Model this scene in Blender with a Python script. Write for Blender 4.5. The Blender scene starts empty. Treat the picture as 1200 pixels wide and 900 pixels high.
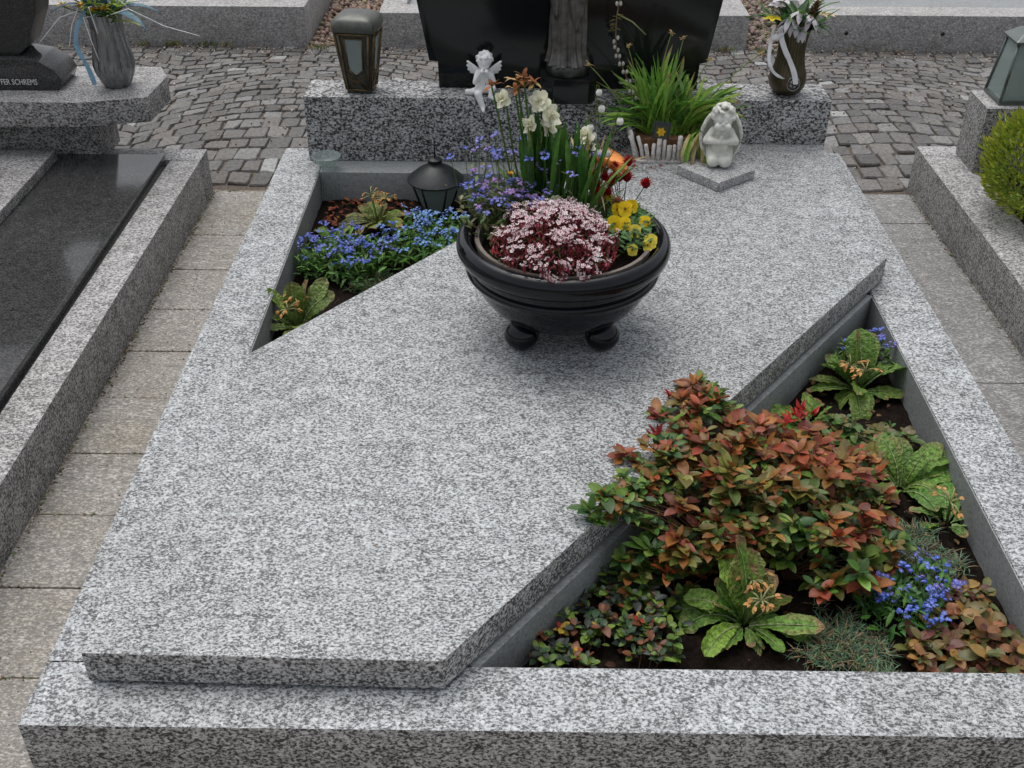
import bpy, bmesh, math, random
from math import sin, cos, pi, radians, sqrt, atan2
from mathutils import Vector, Matrix, Euler, noise

# ------------------------------------------------------------------ camera, sky, sun, exposure
scene = bpy.context.scene
COL = scene.collection
cam_d = bpy.data.cameras.new('camera')
cam_d.sensor_fit = 'HORIZONTAL'; cam_d.sensor_width = 36.0; cam_d.lens = 1310 / 1200 * 36
cam_d.clip_start = 0.05; cam_d.clip_end = 500
cam = bpy.data.objects.new('camera', cam_d); COL.objects.link(cam)
PITCH, YAW, ROLL = math.atan(884 / 1310), math.atan(12 / (1310 / cos(math.atan(884 / 1310)))), radians(0.35)
F = Vector((-sin(YAW) * cos(PITCH), cos(YAW) * cos(PITCH), -sin(PITCH)))
R0 = Vector((cos(YAW), sin(YAW), 0)); U0 = R0.cross(F)
R1 = R0 * cos(ROLL) + U0 * sin(ROLL); U1 = -R0 * sin(ROLL) + U0 * cos(ROLL)
M = Matrix((R1, U1, -F)).transposed().to_4x4(); M.translation = Vector((0, 0, 1.71))
cam.matrix_world = M
scene.camera = cam

SUN_EL, SUN_AZ = radians(72), radians(-30)      # azimuth from +Y (away from the camera), overcast and soft
world = bpy.data.worlds.new('World'); scene.world = world; world.use_nodes = True
nt = world.node_tree; nt.nodes.clear()
sky = nt.nodes.new('ShaderNodeTexSky'); sky.sky_type = 'NISHITA'; sky.sun_disc = False
sky.sun_elevation = SUN_EL; sky.sun_rotation = SUN_AZ; sky.dust_density = 5.0; sky.air_density = 1.0
hsv = nt.nodes.new('ShaderNodeHueSaturation'); hsv.inputs['Saturation'].default_value = 0.28
bg = nt.nodes.new('ShaderNodeBackground'); bg.inputs['Strength'].default_value = 0.15
wo = nt.nodes.new('ShaderNodeOutputWorld')
nt.links.new(sky.outputs[0], hsv.inputs['Color']); nt.links.new(hsv.outputs[0], bg.inputs[0]); nt.links.new(bg.outputs[0], wo.inputs[0])
sun_d = bpy.data.lights.new('sun', 'SUN'); sun_d.energy = 0.75; sun_d.angle = radians(60); sun_d.color = (1, 0.97, 0.93)
sun = bpy.data.objects.new('sun', sun_d); COL.objects.link(sun)
sd = Vector((sin(SUN_AZ) * cos(SUN_EL), cos(SUN_AZ) * cos(SUN_EL), sin(SUN_EL)))
sun.rotation_euler = sd.to_track_quat('Z', 'Y').to_euler()
vs = scene.view_settings
vs.view_transform = 'Standard'; vs.look = 'None'; vs.gamma = 1; vs.use_curve_mapping = False; vs.exposure = 0.13

# ------------------------------------------------------------------ materials
def new_mat(name):
    m = bpy.data.materials.new(name); m.use_nodes = True
    t = m.node_tree; b = t.nodes['Principled BSDF']
    return m, t, b
def N(t, kind, **kw):
    n = t.nodes.new(kind)
    for k, v in kw.items():
        if k in n.inputs: n.inputs[k].default_value = v
        else: setattr(n, k, v)
    return n
def ramp(t, stops, interp='LINEAR'):
    r = t.nodes.new('ShaderNodeValToRGB'); r.color_ramp.interpolation = interp
    e = r.color_ramp.elements
    while len(e) > 1: e.remove(e[-1])
    e[0].position = stops[0][0]; e[0].color = (*stops[0][1], 1)
    for p, c in stops[1:]:
        x = e.new(p); x.color = (*c, 1)
    return r
def mixc(t, fac, a, b, mode='MIX'):
    m = t.nodes.new('ShaderNodeMix'); m.data_type = 'RGBA'; m.blend_type = mode
    for i, v in ((0, fac), (6, a), (7, b)):
        if hasattr(v, 'is_linked') or hasattr(v, 'node'): t.links.new(v, m.inputs[i])
        else: m.inputs[i].default_value = v if i == 0 else (*v, 1)
    return m.outputs[2]
def g3(v, tint=(1, 1, 1)): return (v * tint[0], v * tint[1], v * tint[2])

def granite(name, dark, mid, light, scale=170, tint=(1, 1.01, 1.02), rough=0.6, pos=(0.40, 0.5, 0.6), stretch=(0.75, 1, 1), bump=0.25, stain=0.12, stain_col=(0.72, 0.70, 0.66)):
    m, t, b = new_mat(name)
    tc = N(t, 'ShaderNodeTexCoord'); mp = N(t, 'ShaderNodeMapping'); mp.inputs['Scale'].default_value = stretch
    mp.inputs['Rotation'].default_value = (0, 0, 0.12)
    t.links.new(tc.outputs['Object'], mp.inputs[0])
    n1 = N(t, 'ShaderNodeTexNoise', Scale=scale, Detail=2.0, Roughness=0.62, Distortion=0.5)
    n2 = N(t, 'ShaderNodeTexNoise', Scale=scale * 0.13, Detail=3.0, Roughness=0.6)
    n3 = N(t, 'ShaderNodeTexNoise', Scale=3.2, Detail=5.0, Roughness=0.6)
    vo = N(t, 'ShaderNodeTexVoronoi', Scale=scale * 0.8)
    for n in (n1, n2, vo): t.links.new(mp.outputs[0], n.inputs['Vector'])
    t.links.new(tc.outputs['Object'], n3.inputs['Vector'])
    ad = N(t, 'ShaderNodeMath', operation='MULTIPLY_ADD'); t.links.new(n2.outputs[0], ad.inputs[0]); ad.inputs[1].default_value = 0.22
    t.links.new(n1.outputs[0], ad.inputs[2])
    sb = N(t, 'ShaderNodeMath', operation='SUBTRACT'); t.links.new(ad.outputs[0], sb.inputs[0]); sb.inputs[1].default_value = 0.11
    r = ramp(t, [(pos[0] - 0.06, g3(dark, tint)), (pos[0], g3(dark * 1.35, tint)), (pos[1], g3(mid, tint)), (pos[2], g3(light, tint)), (pos[2] + 0.12, g3(light * 1.12, tint))])
    t.links.new(sb.outputs[0], r.inputs[0])
    # single crystals: per cell variation
    sx = N(t, 'ShaderNodeSeparateColor'); t.links.new(vo.outputs['Color'], sx.inputs[0])
    cr = ramp(t, [(0, (0.72, 0.72, 0.73)), (0.25, (0.95, 0.95, 0.95)), (0.75, (1.02, 1.02, 1.02)), (1, (1.18, 1.18, 1.17))])
    t.links.new(sx.outputs[0], cr.inputs[0])
    c = mixc(t, 1.0, r.outputs[0], cr.outputs[0], 'MULTIPLY')
    st = ramp(t, [(0.45, (0, 0, 0)), (0.75, (1, 1, 1))]); t.links.new(n3.outputs[0], st.inputs[0])
    ms = N(t, 'ShaderNodeMath', operation='MULTIPLY'); t.links.new(st.outputs[0], ms.inputs[0]); ms.inputs[1].default_value = stain * 2
    c = mixc(t, ms.outputs[0], c, mixc(t, 1.0, c, stain_col, 'MULTIPLY'))
    t.links.new(c, b.inputs['Base Color'])
    b.inputs['Roughness'].default_value = rough; b.inputs['Specular IOR Level'].default_value = 0.35
    bp = N(t, 'ShaderNodeBump', Strength=bump, Distance=0.0015); t.links.new(n1.outputs[0], bp.inputs['Height'])
    t.links.new(bp.outputs[0], b.inputs['Normal'])
    return m

def plain(name, col, rough=0.6, metal=0.0, var=0.15, scale=20, bump=0.0, coat=0.0, spec=0.5, dist=0.002):
    m, t, b = new_mat(name)
    tc = N(t, 'ShaderNodeTexCoord'); n = N(t, 'ShaderNodeTexNoise', Scale=scale, Detail=5.0, Roughness=0.6)
    t.links.new(tc.outputs['Object'], n.inputs['Vector'])
    r = ramp(t, [(0.3, tuple(c * (1 - var) for c in col)), (0.7, tuple(min(1, c * (1 + var)) for c in col))])
    t.links.new(n.outputs[0], r.inputs[0]); t.links.new(r.outputs[0], b.inputs['Base Color'])
    b.inputs['Roughness'].default_value = rough; b.inputs['Metallic'].default_value = metal
    b.inputs['Coat Weight'].default_value = coat; b.inputs['Coat Roughness'].default_value = 0.08
    b.inputs['Specular IOR Level'].default_value = spec
    rr = N(t, 'ShaderNodeMapRange'); rr.inputs['To Min'].default_value = max(0.02, rough - 0.08); rr.inputs['To Max'].default_value = min(1, rough + 0.1)
    t.links.new(n.outputs[0], rr.inputs[0]); t.links.new(rr.outputs[0], b.inputs['Roughness'])
    if bump:
        bp = N(t, 'ShaderNodeBump', Strength=bump, Distance=dist); t.links.new(n.outputs[0], bp.inputs['Height']); t.links.new(bp.outputs[0], b.inputs['Normal'])
    return m

def attr_mat(name, rough=0.5, trans=0.25, spec=0.4, var=0.25, nscale=90, bump=0.3, bdist=0.002):
    m, t, b = new_mat(name)
    at = N(t, 'ShaderNodeAttribute'); at.attribute_name = 'Col'
    tc = N(t, 'ShaderNodeTexCoord'); n = N(t, 'ShaderNodeTexNoise', Scale=nscale, Detail=3.0)
    t.links.new(tc.outputs['Object'], n.inputs['Vector'])
    r = ramp(t, [(0.3, g3(1 - var)), (0.7, g3(1 + var))]); t.links.new(n.outputs[0], r.inputs[0])
    c = mixc(t, 1.0, at.outputs['Color'], r.outputs[0], 'MULTIPLY')
    t.links.new(c, b.inputs['Base Color']); b.inputs['Roughness'].default_value = rough; b.inputs['Specular IOR Level'].default_value = spec
    if bump:
        bp = N(t, 'ShaderNodeBump', Strength=bump, Distance=bdist); t.links.new(n.outputs[0], bp.inputs['Height']); t.links.new(bp.outputs[0], b.inputs['Normal'])
    if trans:
        tr = N(t, 'ShaderNodeBsdfTranslucent'); t.links.new(c, tr.inputs[0])
        mx = N(t, 'ShaderNodeMixShader'); mx.inputs[0].default_value = trans
        t.links.new(b.outputs[0], mx.inputs[1]); t.links.new(tr.outputs[0], mx.inputs[2])
        t.links.new(mx.outputs[0], t.nodes['Material Output'].inputs[0])
    return m

G_SLAB = granite('granite_slab', 0.08, 0.29, 0.51, 262, tint=(0.97, 1.01, 1.03), pos=(0.405, 0.485, 0.575), stain=0.22, stretch=(0.7, 1, 1))
G_KERB = granite('granite_kerb', 0.085, 0.30, 0.51, 215, tint=(0.97, 1.01, 1.04), pos=(0.40, 0.485, 0.58), stain=0.25)
G_SIDE = granite('granite_sawn_side', 0.05, 0.32, 0.58, 190, tint=(1, 0.99, 0.98), pos=(0.42, 0.50, 0.60))
G_NSIDE = granite('granite_neighbour_side', 0.055, 0.25, 0.42, 170, tint=(1, 0.98, 0.96), pos=(0.41, 0.50, 0.60))
G_PLINTH = granite('granite_plinth', 0.035, 0.27, 0.50, 150, pos=(0.43, 0.5, 0.58))
G_NEAR = granite('granite_neighbour', 0.08, 0.28, 0.49, 215, tint=(1, 0.99, 0.99), pos=(0.40, 0.49, 0.59), stain=0.25)
G_BACK = granite('granite_back_row', 0.17, 0.33, 0.50, 150, tint=(1, 0.985, 0.97), pos=(0.36, 0.5, 0.64))
G_PLATE = granite('granite_plate', 0.14, 0.33, 0.52, 260)
CONC = granite('smooth_inner_granite', 0.20, 0.27, 0.34, 240, tint=(0.95, 1, 1.02), pos=(0.3, 0.5, 0.7), stain=0.3, bump=0.1)
PATH_L = granite('concrete_path_beige', 0.15, 0.22, 0.42, 210, tint=(1.03, 0.98, 0.90), pos=(0.36, 0.50, 0.62), stain=0.32, stain_col=(0.78, 0.70, 0.55), stretch=(0.6, 1, 1))
PATH_R = granite('concrete_path_grey', 0.14, 0.19, 0.38, 190, tint=(1.0, 0.99, 0.97), pos=(0.36, 0.50, 0.62), stain=0.3, stretch=(0.6, 1, 1))
BLACK_POL = plain('black_polished_granite', (0.010, 0.011, 0.011), 0.09, var=0.5, scale=500, spec=0.38)
DARK_POL = granite('dark_polished_granite', 0.016, 0.045, 0.085, 300, rough=0.12, bump=0.0, pos=(0.38, 0.5, 0.66), stain=0.0)
DARK_STONE = granite('dark_urn_granite', 0.012, 0.022, 0.05, 300, rough=0.25, bump=0.0, pos=(0.38, 0.5, 0.66), stain=0.0)
GLAZE = plain('black_glazed_ceramic', (0.005, 0.006, 0.009), 0.05, var=0.35, scale=60, spec=0.36, bump=0.02)
FOLI = attr_mat('leaf_surface', 0.45, 0.22, 0.45)
DRYM = attr_mat('dry_plant_surface', 0.8, 0.15, 0.2)
PETAL = attr_mat('petal_surface', 0.6, 0.3, 0.2, var=0.1, bump=0.0)
STONEM = attr_mat('stone_by_piece', 0.7, 0.0, 0.3, var=0.30, nscale=75, bump=1.0)
LEAF_CR = attr_mat('crinkled_leaf_surface', 0.42, 0.22, 0.5, var=0.5, nscale=120, bump=1.0, bdist=0.008)
SOIL = plain('dark_soil', (0.013, 0.009, 0.007), 0.95, var=0.6, scale=90, bump=1.0, spec=0.1, dist=0.01)
SANDM = plain('joint_sand', (0.125, 0.105, 0.09), 0.95, var=0.4, scale=120, bump=0.8, spec=0.1, dist=0.004)
WHITE_RESIN = plain('white_resin', (0.88, 0.88, 0.88), 0.5, var=0.04, scale=40, bump=0.1)
GREY_RESIN = plain('weathered_white_resin', (0.66, 0.66, 0.60), 0.6, var=0.14, scale=45, bump=0.2)
BRONZE = plain('patinated_bronze', (0.13, 0.095, 0.045), 0.38, 0.75, var=0.45, scale=35, bump=0.15)
BRONZE_DK = plain('dark_bronze', (0.055, 0.058, 0.052), 0.34, 0.6, var=0.4, scale=30, bump=0.15)
BRONZE_ST = plain('statue_bronze', (0.12, 0.113, 0.105), 0.36, 0.5, var=0.5, scale=40, bump=0.2)
LID = plain('lantern_lid_metal', (0.10, 0.105, 0.095), 0.42, 0.5, var=0.35, scale=25, bump=0.15)
PEWTER = plain('grey_brushed_metal', (0.26, 0.27, 0.275), 0.25, 0.85, var=0.12, scale=15, bump=0.03)
IRON = plain('black_painted_iron', (0.018, 0.022, 0.024), 0.42, 0.2, var=0.35, scale=50, bump=0.3)
STEEL = plain('grey_green_metal', (0.14, 0.16, 0.15), 0.35, 0.7, var=0.25, scale=30)
POT = plain('grey_brown_pot', (0.17, 0.145, 0.125), 0.8, var=0.25, scale=60, bump=0.3)
WOODW = plain('whitewashed_wood', (0.60, 0.57, 0.54), 0.85, var=0.4, scale=70, bump=0.8)
COIR = plain('brown_coir', (0.17, 0.085, 0.04), 0.95, var=0.5, scale=150, bump=1.0, dist=0.006)
LETTER = plain('pale_letter_metal', (0.72, 0.72, 0.70), 0.4, 0.3, var=0.05)
RIBBON = plain('white_ribbon', (0.78, 0.78, 0.80), 0.3, var=0.06, scale=60)
BLUE_RIB = plain('blue_organza', (0.18, 0.34, 0.46), 0.4, var=0.2, scale=60)
TAGM = plain('black_card', (0.02, 0.022, 0.025), 0.4, var=0.2)
YELLOW = plain('yellow_print', (0.75, 0.50, 0.03), 0.5, var=0.25, scale=200)
CANDLE = plain('pale_candle', (0.5, 0.5, 0.42), 0.5, var=0.1)
def glass_mat(name, col, rough=0.03, alpha_mix=0.55):
    m, t, b = new_mat(name)
    b.inputs['Base Color'].default_value = (*col, 1); b.inputs['Roughness'].default_value = rough; b.inputs['Specular IOR Level'].default_value = 0.8
    tr = N(t, 'ShaderNodeBsdfTransparent'); mx = N(t, 'ShaderNodeMixShader'); mx.inputs[0].default_value = alpha_mix
    tr.inputs[0].default_value = (0.85, 0.92, 0.9, 1)
    t.links.new(b.outputs[0], mx.inputs[1]); t.links.new(tr.outputs[0], mx.inputs[2]); t.links.new(mx.outputs[0], t.nodes['Material Output'].inputs[0])
    return m
PANE = glass_mat('lantern_pane', (0.30, 0.37, 0.36), 0.08, 0.35)
CLEAR = glass_mat('clear_plastic', (0.42, 0.46, 0.46), 0.12, 0.62)

# ------------------------------------------------------------------ objects
def wloc(o):
    v = Vector((0, 0, 0))
    while o: v += o.location; o = o.parent
    return v
def thing(name, label, cat, loc=(0, 0, 0), group=None):
    o = bpy.data.objects.new(name, None); COL.objects.link(o); o.location = loc; o.empty_display_size = 0.05
    o['label'] = label; o['category'] = cat
    if group: o['group'] = group
    return o
def link(name, me, parent=None, origin=(0, 0, 0), mat=None):
    """world-space mesh -> object; the origin is the parent's base or the one given"""
    if mat and not me.materials:
        me.materials.append(mat)
        side = {'granite_slab': G_SIDE, 'granite_kerb': G_SIDE, 'granite_neighbour': G_NSIDE}.get(mat.name)
        if side:                                   # sawn sides, honed top
            me.materials.append(side)
            for p in me.polygons:
                if abs(p.normal.z) < 0.5: p.material_index = 1
    o = bpy.data.objects.new(name, me); COL.objects.link(o)
    if parent:
        o.parent = parent; me.transform(Matrix.Translation(-wloc(parent)))
    else:
        o.location = origin; me.transform(Matrix.Translation(-Vector(origin)))
    return o
def tag(o, label, cat, group=None):
    o['label'] = label; o['category'] = cat
    if group: o['group'] = group
    return o
def kind(o, k, label=None):
    o['kind'] = k
    if label: o['label'] = label
    return o
def smooth(me, on=True, angle=None):
    me.polygons.foreach_set('use_smooth', [on] * len(me.polygons))
    if angle is not None:
        me.set_sharp_from_angle(angle=angle)
    return me

class MB:
    def __init__(s): s.v = []; s.f = []; s.c = []
    def add(s, vs_, fs, col=(1, 1, 1)):
        k = len(s.v); s.v += [tuple(p) for p in vs_]
        for i, f in enumerate(fs):
            s.f.append(tuple(k + j for j in f)); s.c.append(col[i] if isinstance(col, list) else col)
    def mesh(s, name, sm=True):
        me = bpy.data.meshes.new(name); me.from_pydata(s.v, [], s.f)
        a = me.color_attributes.new('Col', 'FLOAT_COLOR', 'CORNER'); buf = []
        for f, c in zip(s.f, s.c):
            for _ in f: buf += [c[0], c[1], c[2], 1.0]
        a.data.foreach_set('color', buf)
        if sm: smooth(me)
        me.update(); return me
    def build(s, name, mat, parent=None, origin=(0, 0, 0), sm=True):
        return link(name, s.mesh(name, sm), parent, origin, mat)

def bm_mesh(bm, name, sm=False, angle=None):
    me = bpy.data.meshes.new(name); bmesh.ops.recalc_face_normals(bm, faces=bm.faces); bm.to_mesh(me); bm.free()
    if sm: smooth(me, True, angle)
    return me
def prism(pts, z0, z1, bevel=0.003, seg=2, name='prism', worn=0.0, top_scale=None):
    bm = bmesh.new()
    lo = [bm.verts.new((x, y, z0)) for x, y in pts]; hi = [bm.verts.new((x, y, z1)) for x, y in pts]
    n = len(pts); bm.faces.new(lo[::-1]); bm.faces.new(hi)
    for i in range(n): bm.faces.new((lo[i], lo[(i + 1) % n], hi[(i + 1) % n], hi[i]))
    if bevel: bmesh.ops.bevel(bm, geom=list(bm.edges), offset=bevel, segments=seg, affect='EDGES', profile=0.6)
    return bm_mesh(bm, name, True, radians(40))
def rect(x0, x1, y0, y1): return [(x0, y0), (x1, y0), (x1, y1), (x0, y1)]
def lathe(profile, n=48, mod=None, name='lathe', center=(0, 0, 0), closed=False):
    vs_, fs = [], []
    for j, (r, z) in enumerate(profile):
        for i in range(n):
            a = 2 * pi * i / n; rr = r * (mod(a, z, r) if mod else 1)
            vs_.append((center[0] + rr * cos(a), center[1] + rr * sin(a), center[2] + z))
    for j in range(len(profile) - 1):
        for i in range(n):
            fs.append((j * n + i, j * n + (i + 1) % n, (j + 1) * n + (i + 1) % n, (j + 1) * n + i))
    fs.append(tuple(range(n))[::-1])
    if closed: fs.append(tuple((len(profile) - 1) * n + i for i in range(n)))
    me = bpy.data.meshes.new(name); me.from_pydata(vs_, [], fs); smooth(me, True, radians(50)); return me
def tube_into(mb, pts, r0, r1=None, n=6, col=(1, 1, 1), cap=True):
    r1 = r0 if r1 is None else r1; pts = [Vector(p) for p in pts]; m = len(pts); vs_ = []; up = Vector((0.13, 0.2, 1)).normalized()
    for k, p in enumerate(pts):
        d = (pts[min(k + 1, m - 1)] - pts[max(k - 1, 0)]).normalized()
        s = d.cross(up)
        if s.length < 1e-3: s = d.cross(Vector((1, 0, 0)))
        s.normalize(); q = s.cross(d); r = r0 + (r1 - r0) * k / max(1, m - 1)
        for i in range(n):
            a = 2 * pi * i / n; vs_.append(p + (s * cos(a) + q * sin(a)) * r)
    fs = [(k * n + i, k * n + (i + 1) % n, (k + 1) * n + (i + 1) % n, (k + 1) * n + i) for k in range(m - 1) for i in range(n)]
    if cap: fs += [tuple(range(n))[::-1], tuple((m - 1) * n + i for i in range(n))]
    mb.add(vs_, fs, col)
def ball_into(mb, c, r, col=(1, 1, 1), seg=8, rings=5, sc=(1, 1, 1)):
    vs_ = [(c[0], c[1], c[2] + r * sc[2])]
    for j in range(1, rings):
        t = pi * j / rings
        for i in range(seg):
            a = 2 * pi * i / seg; vs_.append((c[0] + r * sc[0] * sin(t) * cos(a), c[1] + r * sc[1] * sin(t) * sin(a), c[2] + r * sc[2] * cos(t)))
    vs_.append((c[0], c[1], c[2] - r * sc[2])); L = len(vs_) - 1
    fs = [(0, 1 + i, 1 + (i + 1) % seg) for i in range(seg)]
    for j in range(rings - 2):
        b = 1 + j * seg
        fs += [(b + i, b + seg + i, b + seg + (i + 1) % seg, b + (i + 1) % seg) for i in range(seg)]
    b = 1 + (rings - 2) * seg
    fs += [(L, b + (i + 1) % seg, b + i) for i in range(seg)]
    mb.add(vs_, fs, col)
def vmix(a, b, t): return tuple(a[i] + (b[i] - a[i]) * t for i in range(3))
def cvar(rnd, c, v=0.2):
    if c[1] > c[0] * 1.15 and c[1] > c[2] * 1.5: c = (c[0] * 1.12, c[1] * 1.3, c[2])
    elif c[0] > c[1] * 1.5 and c[0] < .4: c = (c[0] * 1.15, c[1], c[2] * .85)
    k = 1 + rnd.uniform(-v, v); return tuple(max(0, x * k * (1 + rnd.uniform(-v, v) * 0.35)) for x in c)

def leaf(mb, base, yaw, p0, p1, L, W, prof, col, tip=None, tipw=0.3, n=5, fold=0.18, roll=0.0, wave=0.0, rnd=random, bend=0.0, midrib=None, fine=False, ragged=0.0):
    """a leaf as a curved strip: prof(t) is its half width (0..1)"""
    pos = Vector(base); c = []; fr = []
    for k in range(n + 1):
        t = k / n; p = p0 + (p1 - p0) * t; y = yaw + bend * t
        d = Vector((cos(y) * cos(p), sin(y) * cos(p), sin(p)))
        s = Vector((-sin(y), cos(y), 0)); u = s.cross(d) * -1
        if u.z < 0 and p < pi / 2: u = -u
        if roll: s, u = s * cos(roll) + u * sin(roll), u * cos(roll) - s * sin(roll)
        fr.append((pos.copy(), s, u)); pos = pos + d * (L / n)
    cols = (-1, -0.5, 0, 0.5, 1) if fine else (-1, 0, 1)
    vs_ = []
    for k, (p, s, u) in enumerate(fr):
        w = max(prof(k / n), 0.02) * W * 0.5
        if ragged: w *= 1 + rnd.uniform(-ragged, ragged)
        for a in cols:
            h = fold * W * 0.5 * abs(a)
            if wave: h += wave * W * (rnd.random() - 0.5) * (0.3 + abs(a))
            vs_.append(p + s * (w * a) + u * h)
    m = len(cols); fs, cc = [], []
    for k in range(n):
        t = (k + 0.5) / n
        for a in range(m - 1):
            fs.append((k * m + a, k * m + a + 1, (k + 1) * m + a + 1, (k + 1) * m + a))
            x = col
            if tip is not None:
                e = max(0, (t - (1 - tipw)) / tipw)
                if fine and a in (0, m - 2): e = min(1, e + 0.25 * (t > 0.5))
                if rnd.random() < 0.8 or e > 0.7: x = vmix(col, tip, min(1, e * 1.3))
            cc.append(x)
    mb.add(vs_, fs, cc)
    if midrib is not None:
        q = [p + u * 0.0016 for p, s, u in fr]
        tube_into(mb, q, W * 0.035 + 0.0006, 0.0005, 4, midrib, cap=False)
    return fr[-1][0]
oval = lambda t: sin(pi * min(1, t * 0.96 + 0.02)) ** 0.75
oblan = lambda t: (0.16 + 0.25 * t if t < 0.18 else 0.2 + 0.8 * sin(pi * 0.5 * min(1, (t - 0.14) / 0.5))) * (1 if t < 0.72 else sqrt(max(0, 1 - ((t - 0.72) / 0.285) ** 2)))
strap = lambda t: (0.75 + 0.25 * t if t < 0.5 else 1.0) * (1 if t < 0.8 else 1 - ((t - 0.8) / 0.2) ** 1.5)
lance = lambda t: sin(pi * min(1, t ** 0.8)) ** 0.9

def sculpt(balls, voxel, name, smooth_it=4):
    """one continuous body out of overlapping balls and capsules"""
    bm = bmesh.new()
    def ball(c, r, sc=(1, 1, 1)):
        bmesh.ops.create_icosphere(bm, subdivisions=2, radius=1, matrix=Matrix.Translation(Vector(c)) @ Matrix.Diagonal((r * sc[0], r * sc[1], r * sc[2], 1)))
    for b in balls:
        if b[0] == 'b': ball(b[1], b[2], b[3] if len(b) > 3 else (1, 1, 1))
        else:
            _, p, q, r, s = b; p, q = Vector(p), Vector(q); n = max(3, int((q - p).length / (min(r, s) * 0.45)))
            for k in range(n + 1): ball(p.lerp(q, k / n), r + (s - r) * k / n)
    me = bpy.data.meshes.new(name + '_raw'); bm.to_mesh(me); bm.free()
    o = bpy.data.objects.new(name + '_raw', me); COL.objects.link(o)
    m = o.modifiers.new('remesh', 'REMESH'); m.mode = 'VOXEL'; m.voxel_size = voxel
    if smooth_it:
        s = o.modifiers.new('smooth', 'SMOOTH'); s.iterations = smooth_it; s.factor = 0.5
    dg = bpy.context.evaluated_depsgraph_get(); out = bpy.data.meshes.new_from_object(o.evaluated_get(dg))
    bpy.data.objects.remove(o); bpy.data.meshes.remove(me); out.name = name; smooth(out); return out

def text_mesh(body, size, depth, name='inscription'):
    cu = bpy.data.curves.new(name, 'FONT'); cu.body = body; cu.size = size; cu.extrude = depth
    cu.align_x = 'LEFT'; cu.resolution_u = 3
    o = bpy.data.objects.new(name, cu); COL.objects.link(o)
    dg = bpy.context.evaluated_depsgraph_get(); me = bpy.data.meshes.new_from_object(o.evaluated_get(dg)); me.name = name
    bpy.data.objects.remove(o); me.transform(Matrix.Rotation(pi / 2, 4, 'X')); return me

# ------------------------------------------------------------------ ground and paving
K = 0.16                                     # top of the kerbs above the ground
b = MB(); b.add([(-60, -40, -0.012), (60, -40, -0.012), (60, 90, -0.012), (-60, 90, -0.012)], [(0, 1, 2, 3)])
kind(b.build('ground', SANDM, sm=False), 'structure', 'sandy ground between the paving stones')

rnd = random.Random(11)
def arch(x, y): 
    u = ((x + 0.35) / 1.25) % 1.0 - 0.5
    return 0.30 * (1 - (2 * u) ** 2) * min(1, max(0, (y - 3.78) / 0.5)) * max(0.25, min(1, (5.6 - y) / 0.9))
b = MB(); row = 0; y = 3.10
pal = [(0.150, 0.142, 0.135), (0.13, 0.128, 0.124), (0.165, 0.158, 0.150), (0.14, 0.130, 0.122), (0.18, 0.177, 0.173), (0.112, 0.108, 0.105)]
def inside(x, y):
    if y < 3.79 and not (-1.13 < x < -0.84 or 1.13 < x < 1.45): return False
    if y < 3.775: return False
    return True
cobble_rows = []
y = 3.40
while y < 5.56:
    x = -3.4 + rnd.uniform(0, .08); h = rnd.uniform(0.060, 0.076)
    while x < 3.6:
        w = rnd.uniform(0.062, 0.098)
        cx, cy = x + w / 2, y + h / 2
        def P(px, py): return Vector((px, py + arch(px, py), 0))
        yy = cy + arch(cx, cy)
        if yy > 3.80 and yy < 5.56 and not (-0.86 < cx < 1.15 and yy < 3.86) :
            g = rnd.uniform(0.0015, 0.0038)
            j = lambda: rnd.uniform(-0.0055, 0.0055)
            q = [P(x + g + j(), y + g + j()), P(x + w - g + j(), y + g + j()), P(x + w - g + j(), y + h - g + j()), P(x + g + j(), y + h - g + j())]
            c = sum(q, Vector()) / 4; tz = rnd.uniform(-0.005, -0.0005); ti = (rnd.uniform(-.06, .06), rnd.uniform(-.06, .06))
            ring = []
            for i in range(4):
                a, d = q[i], q[(i + 1) % 4]
                ring += [a.lerp(c, rnd.uniform(0.0, 0.07)), a.lerp(d, 0.33).lerp(c, rnd.uniform(-0.05, 0.05)), a.lerp(d, 0.67).lerp(c, rnd.uniform(-0.05, 0.05))]
            n = len(ring)
            zt = lambda p, o: o + tz + (p.x - c.x) * ti[0] + (p.y - c.y) * ti[1]
            vs_ = [Vector((p.x, p.y, -0.03)) for p in ring]
            vs_ += [Vector((p.x, p.y, zt(p, -0.005))) for p in ring]
            r2 = [p.lerp(c, 0.07) for p in ring]
            vs_ += [Vector((p.x, p.y, zt(p, 0.001) + rnd.uniform(-0.0015, 0.0015))) for p in r2]
            vs_.append(Vector((c.x, c.y, zt(c, 0.0015))))
            fs = [(k * n + i, k * n + (i + 1) % n, (k + 1) * n + (i + 1) % n, (k + 1) * n + i) for k in range(2) for i in range(n)]
            fs += [(2 * n + i, 2 * n + (i + 1) % n, 3 * n) for i in range(n)]
            kk = rnd.uniform(.82, 1.2); col = tuple(kk * v for v in rnd.choice(pal))
            if rnd.random() < 0.02: col = (0.30, 0.31, 0.30)
            b.add(vs_, fs, col)
        x += w
    y += h
kind(b.build('cobblestone_paving', STONEM, sm=False), 'structure', 'grey cobblestones laid in arcs behind the grave')

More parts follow.
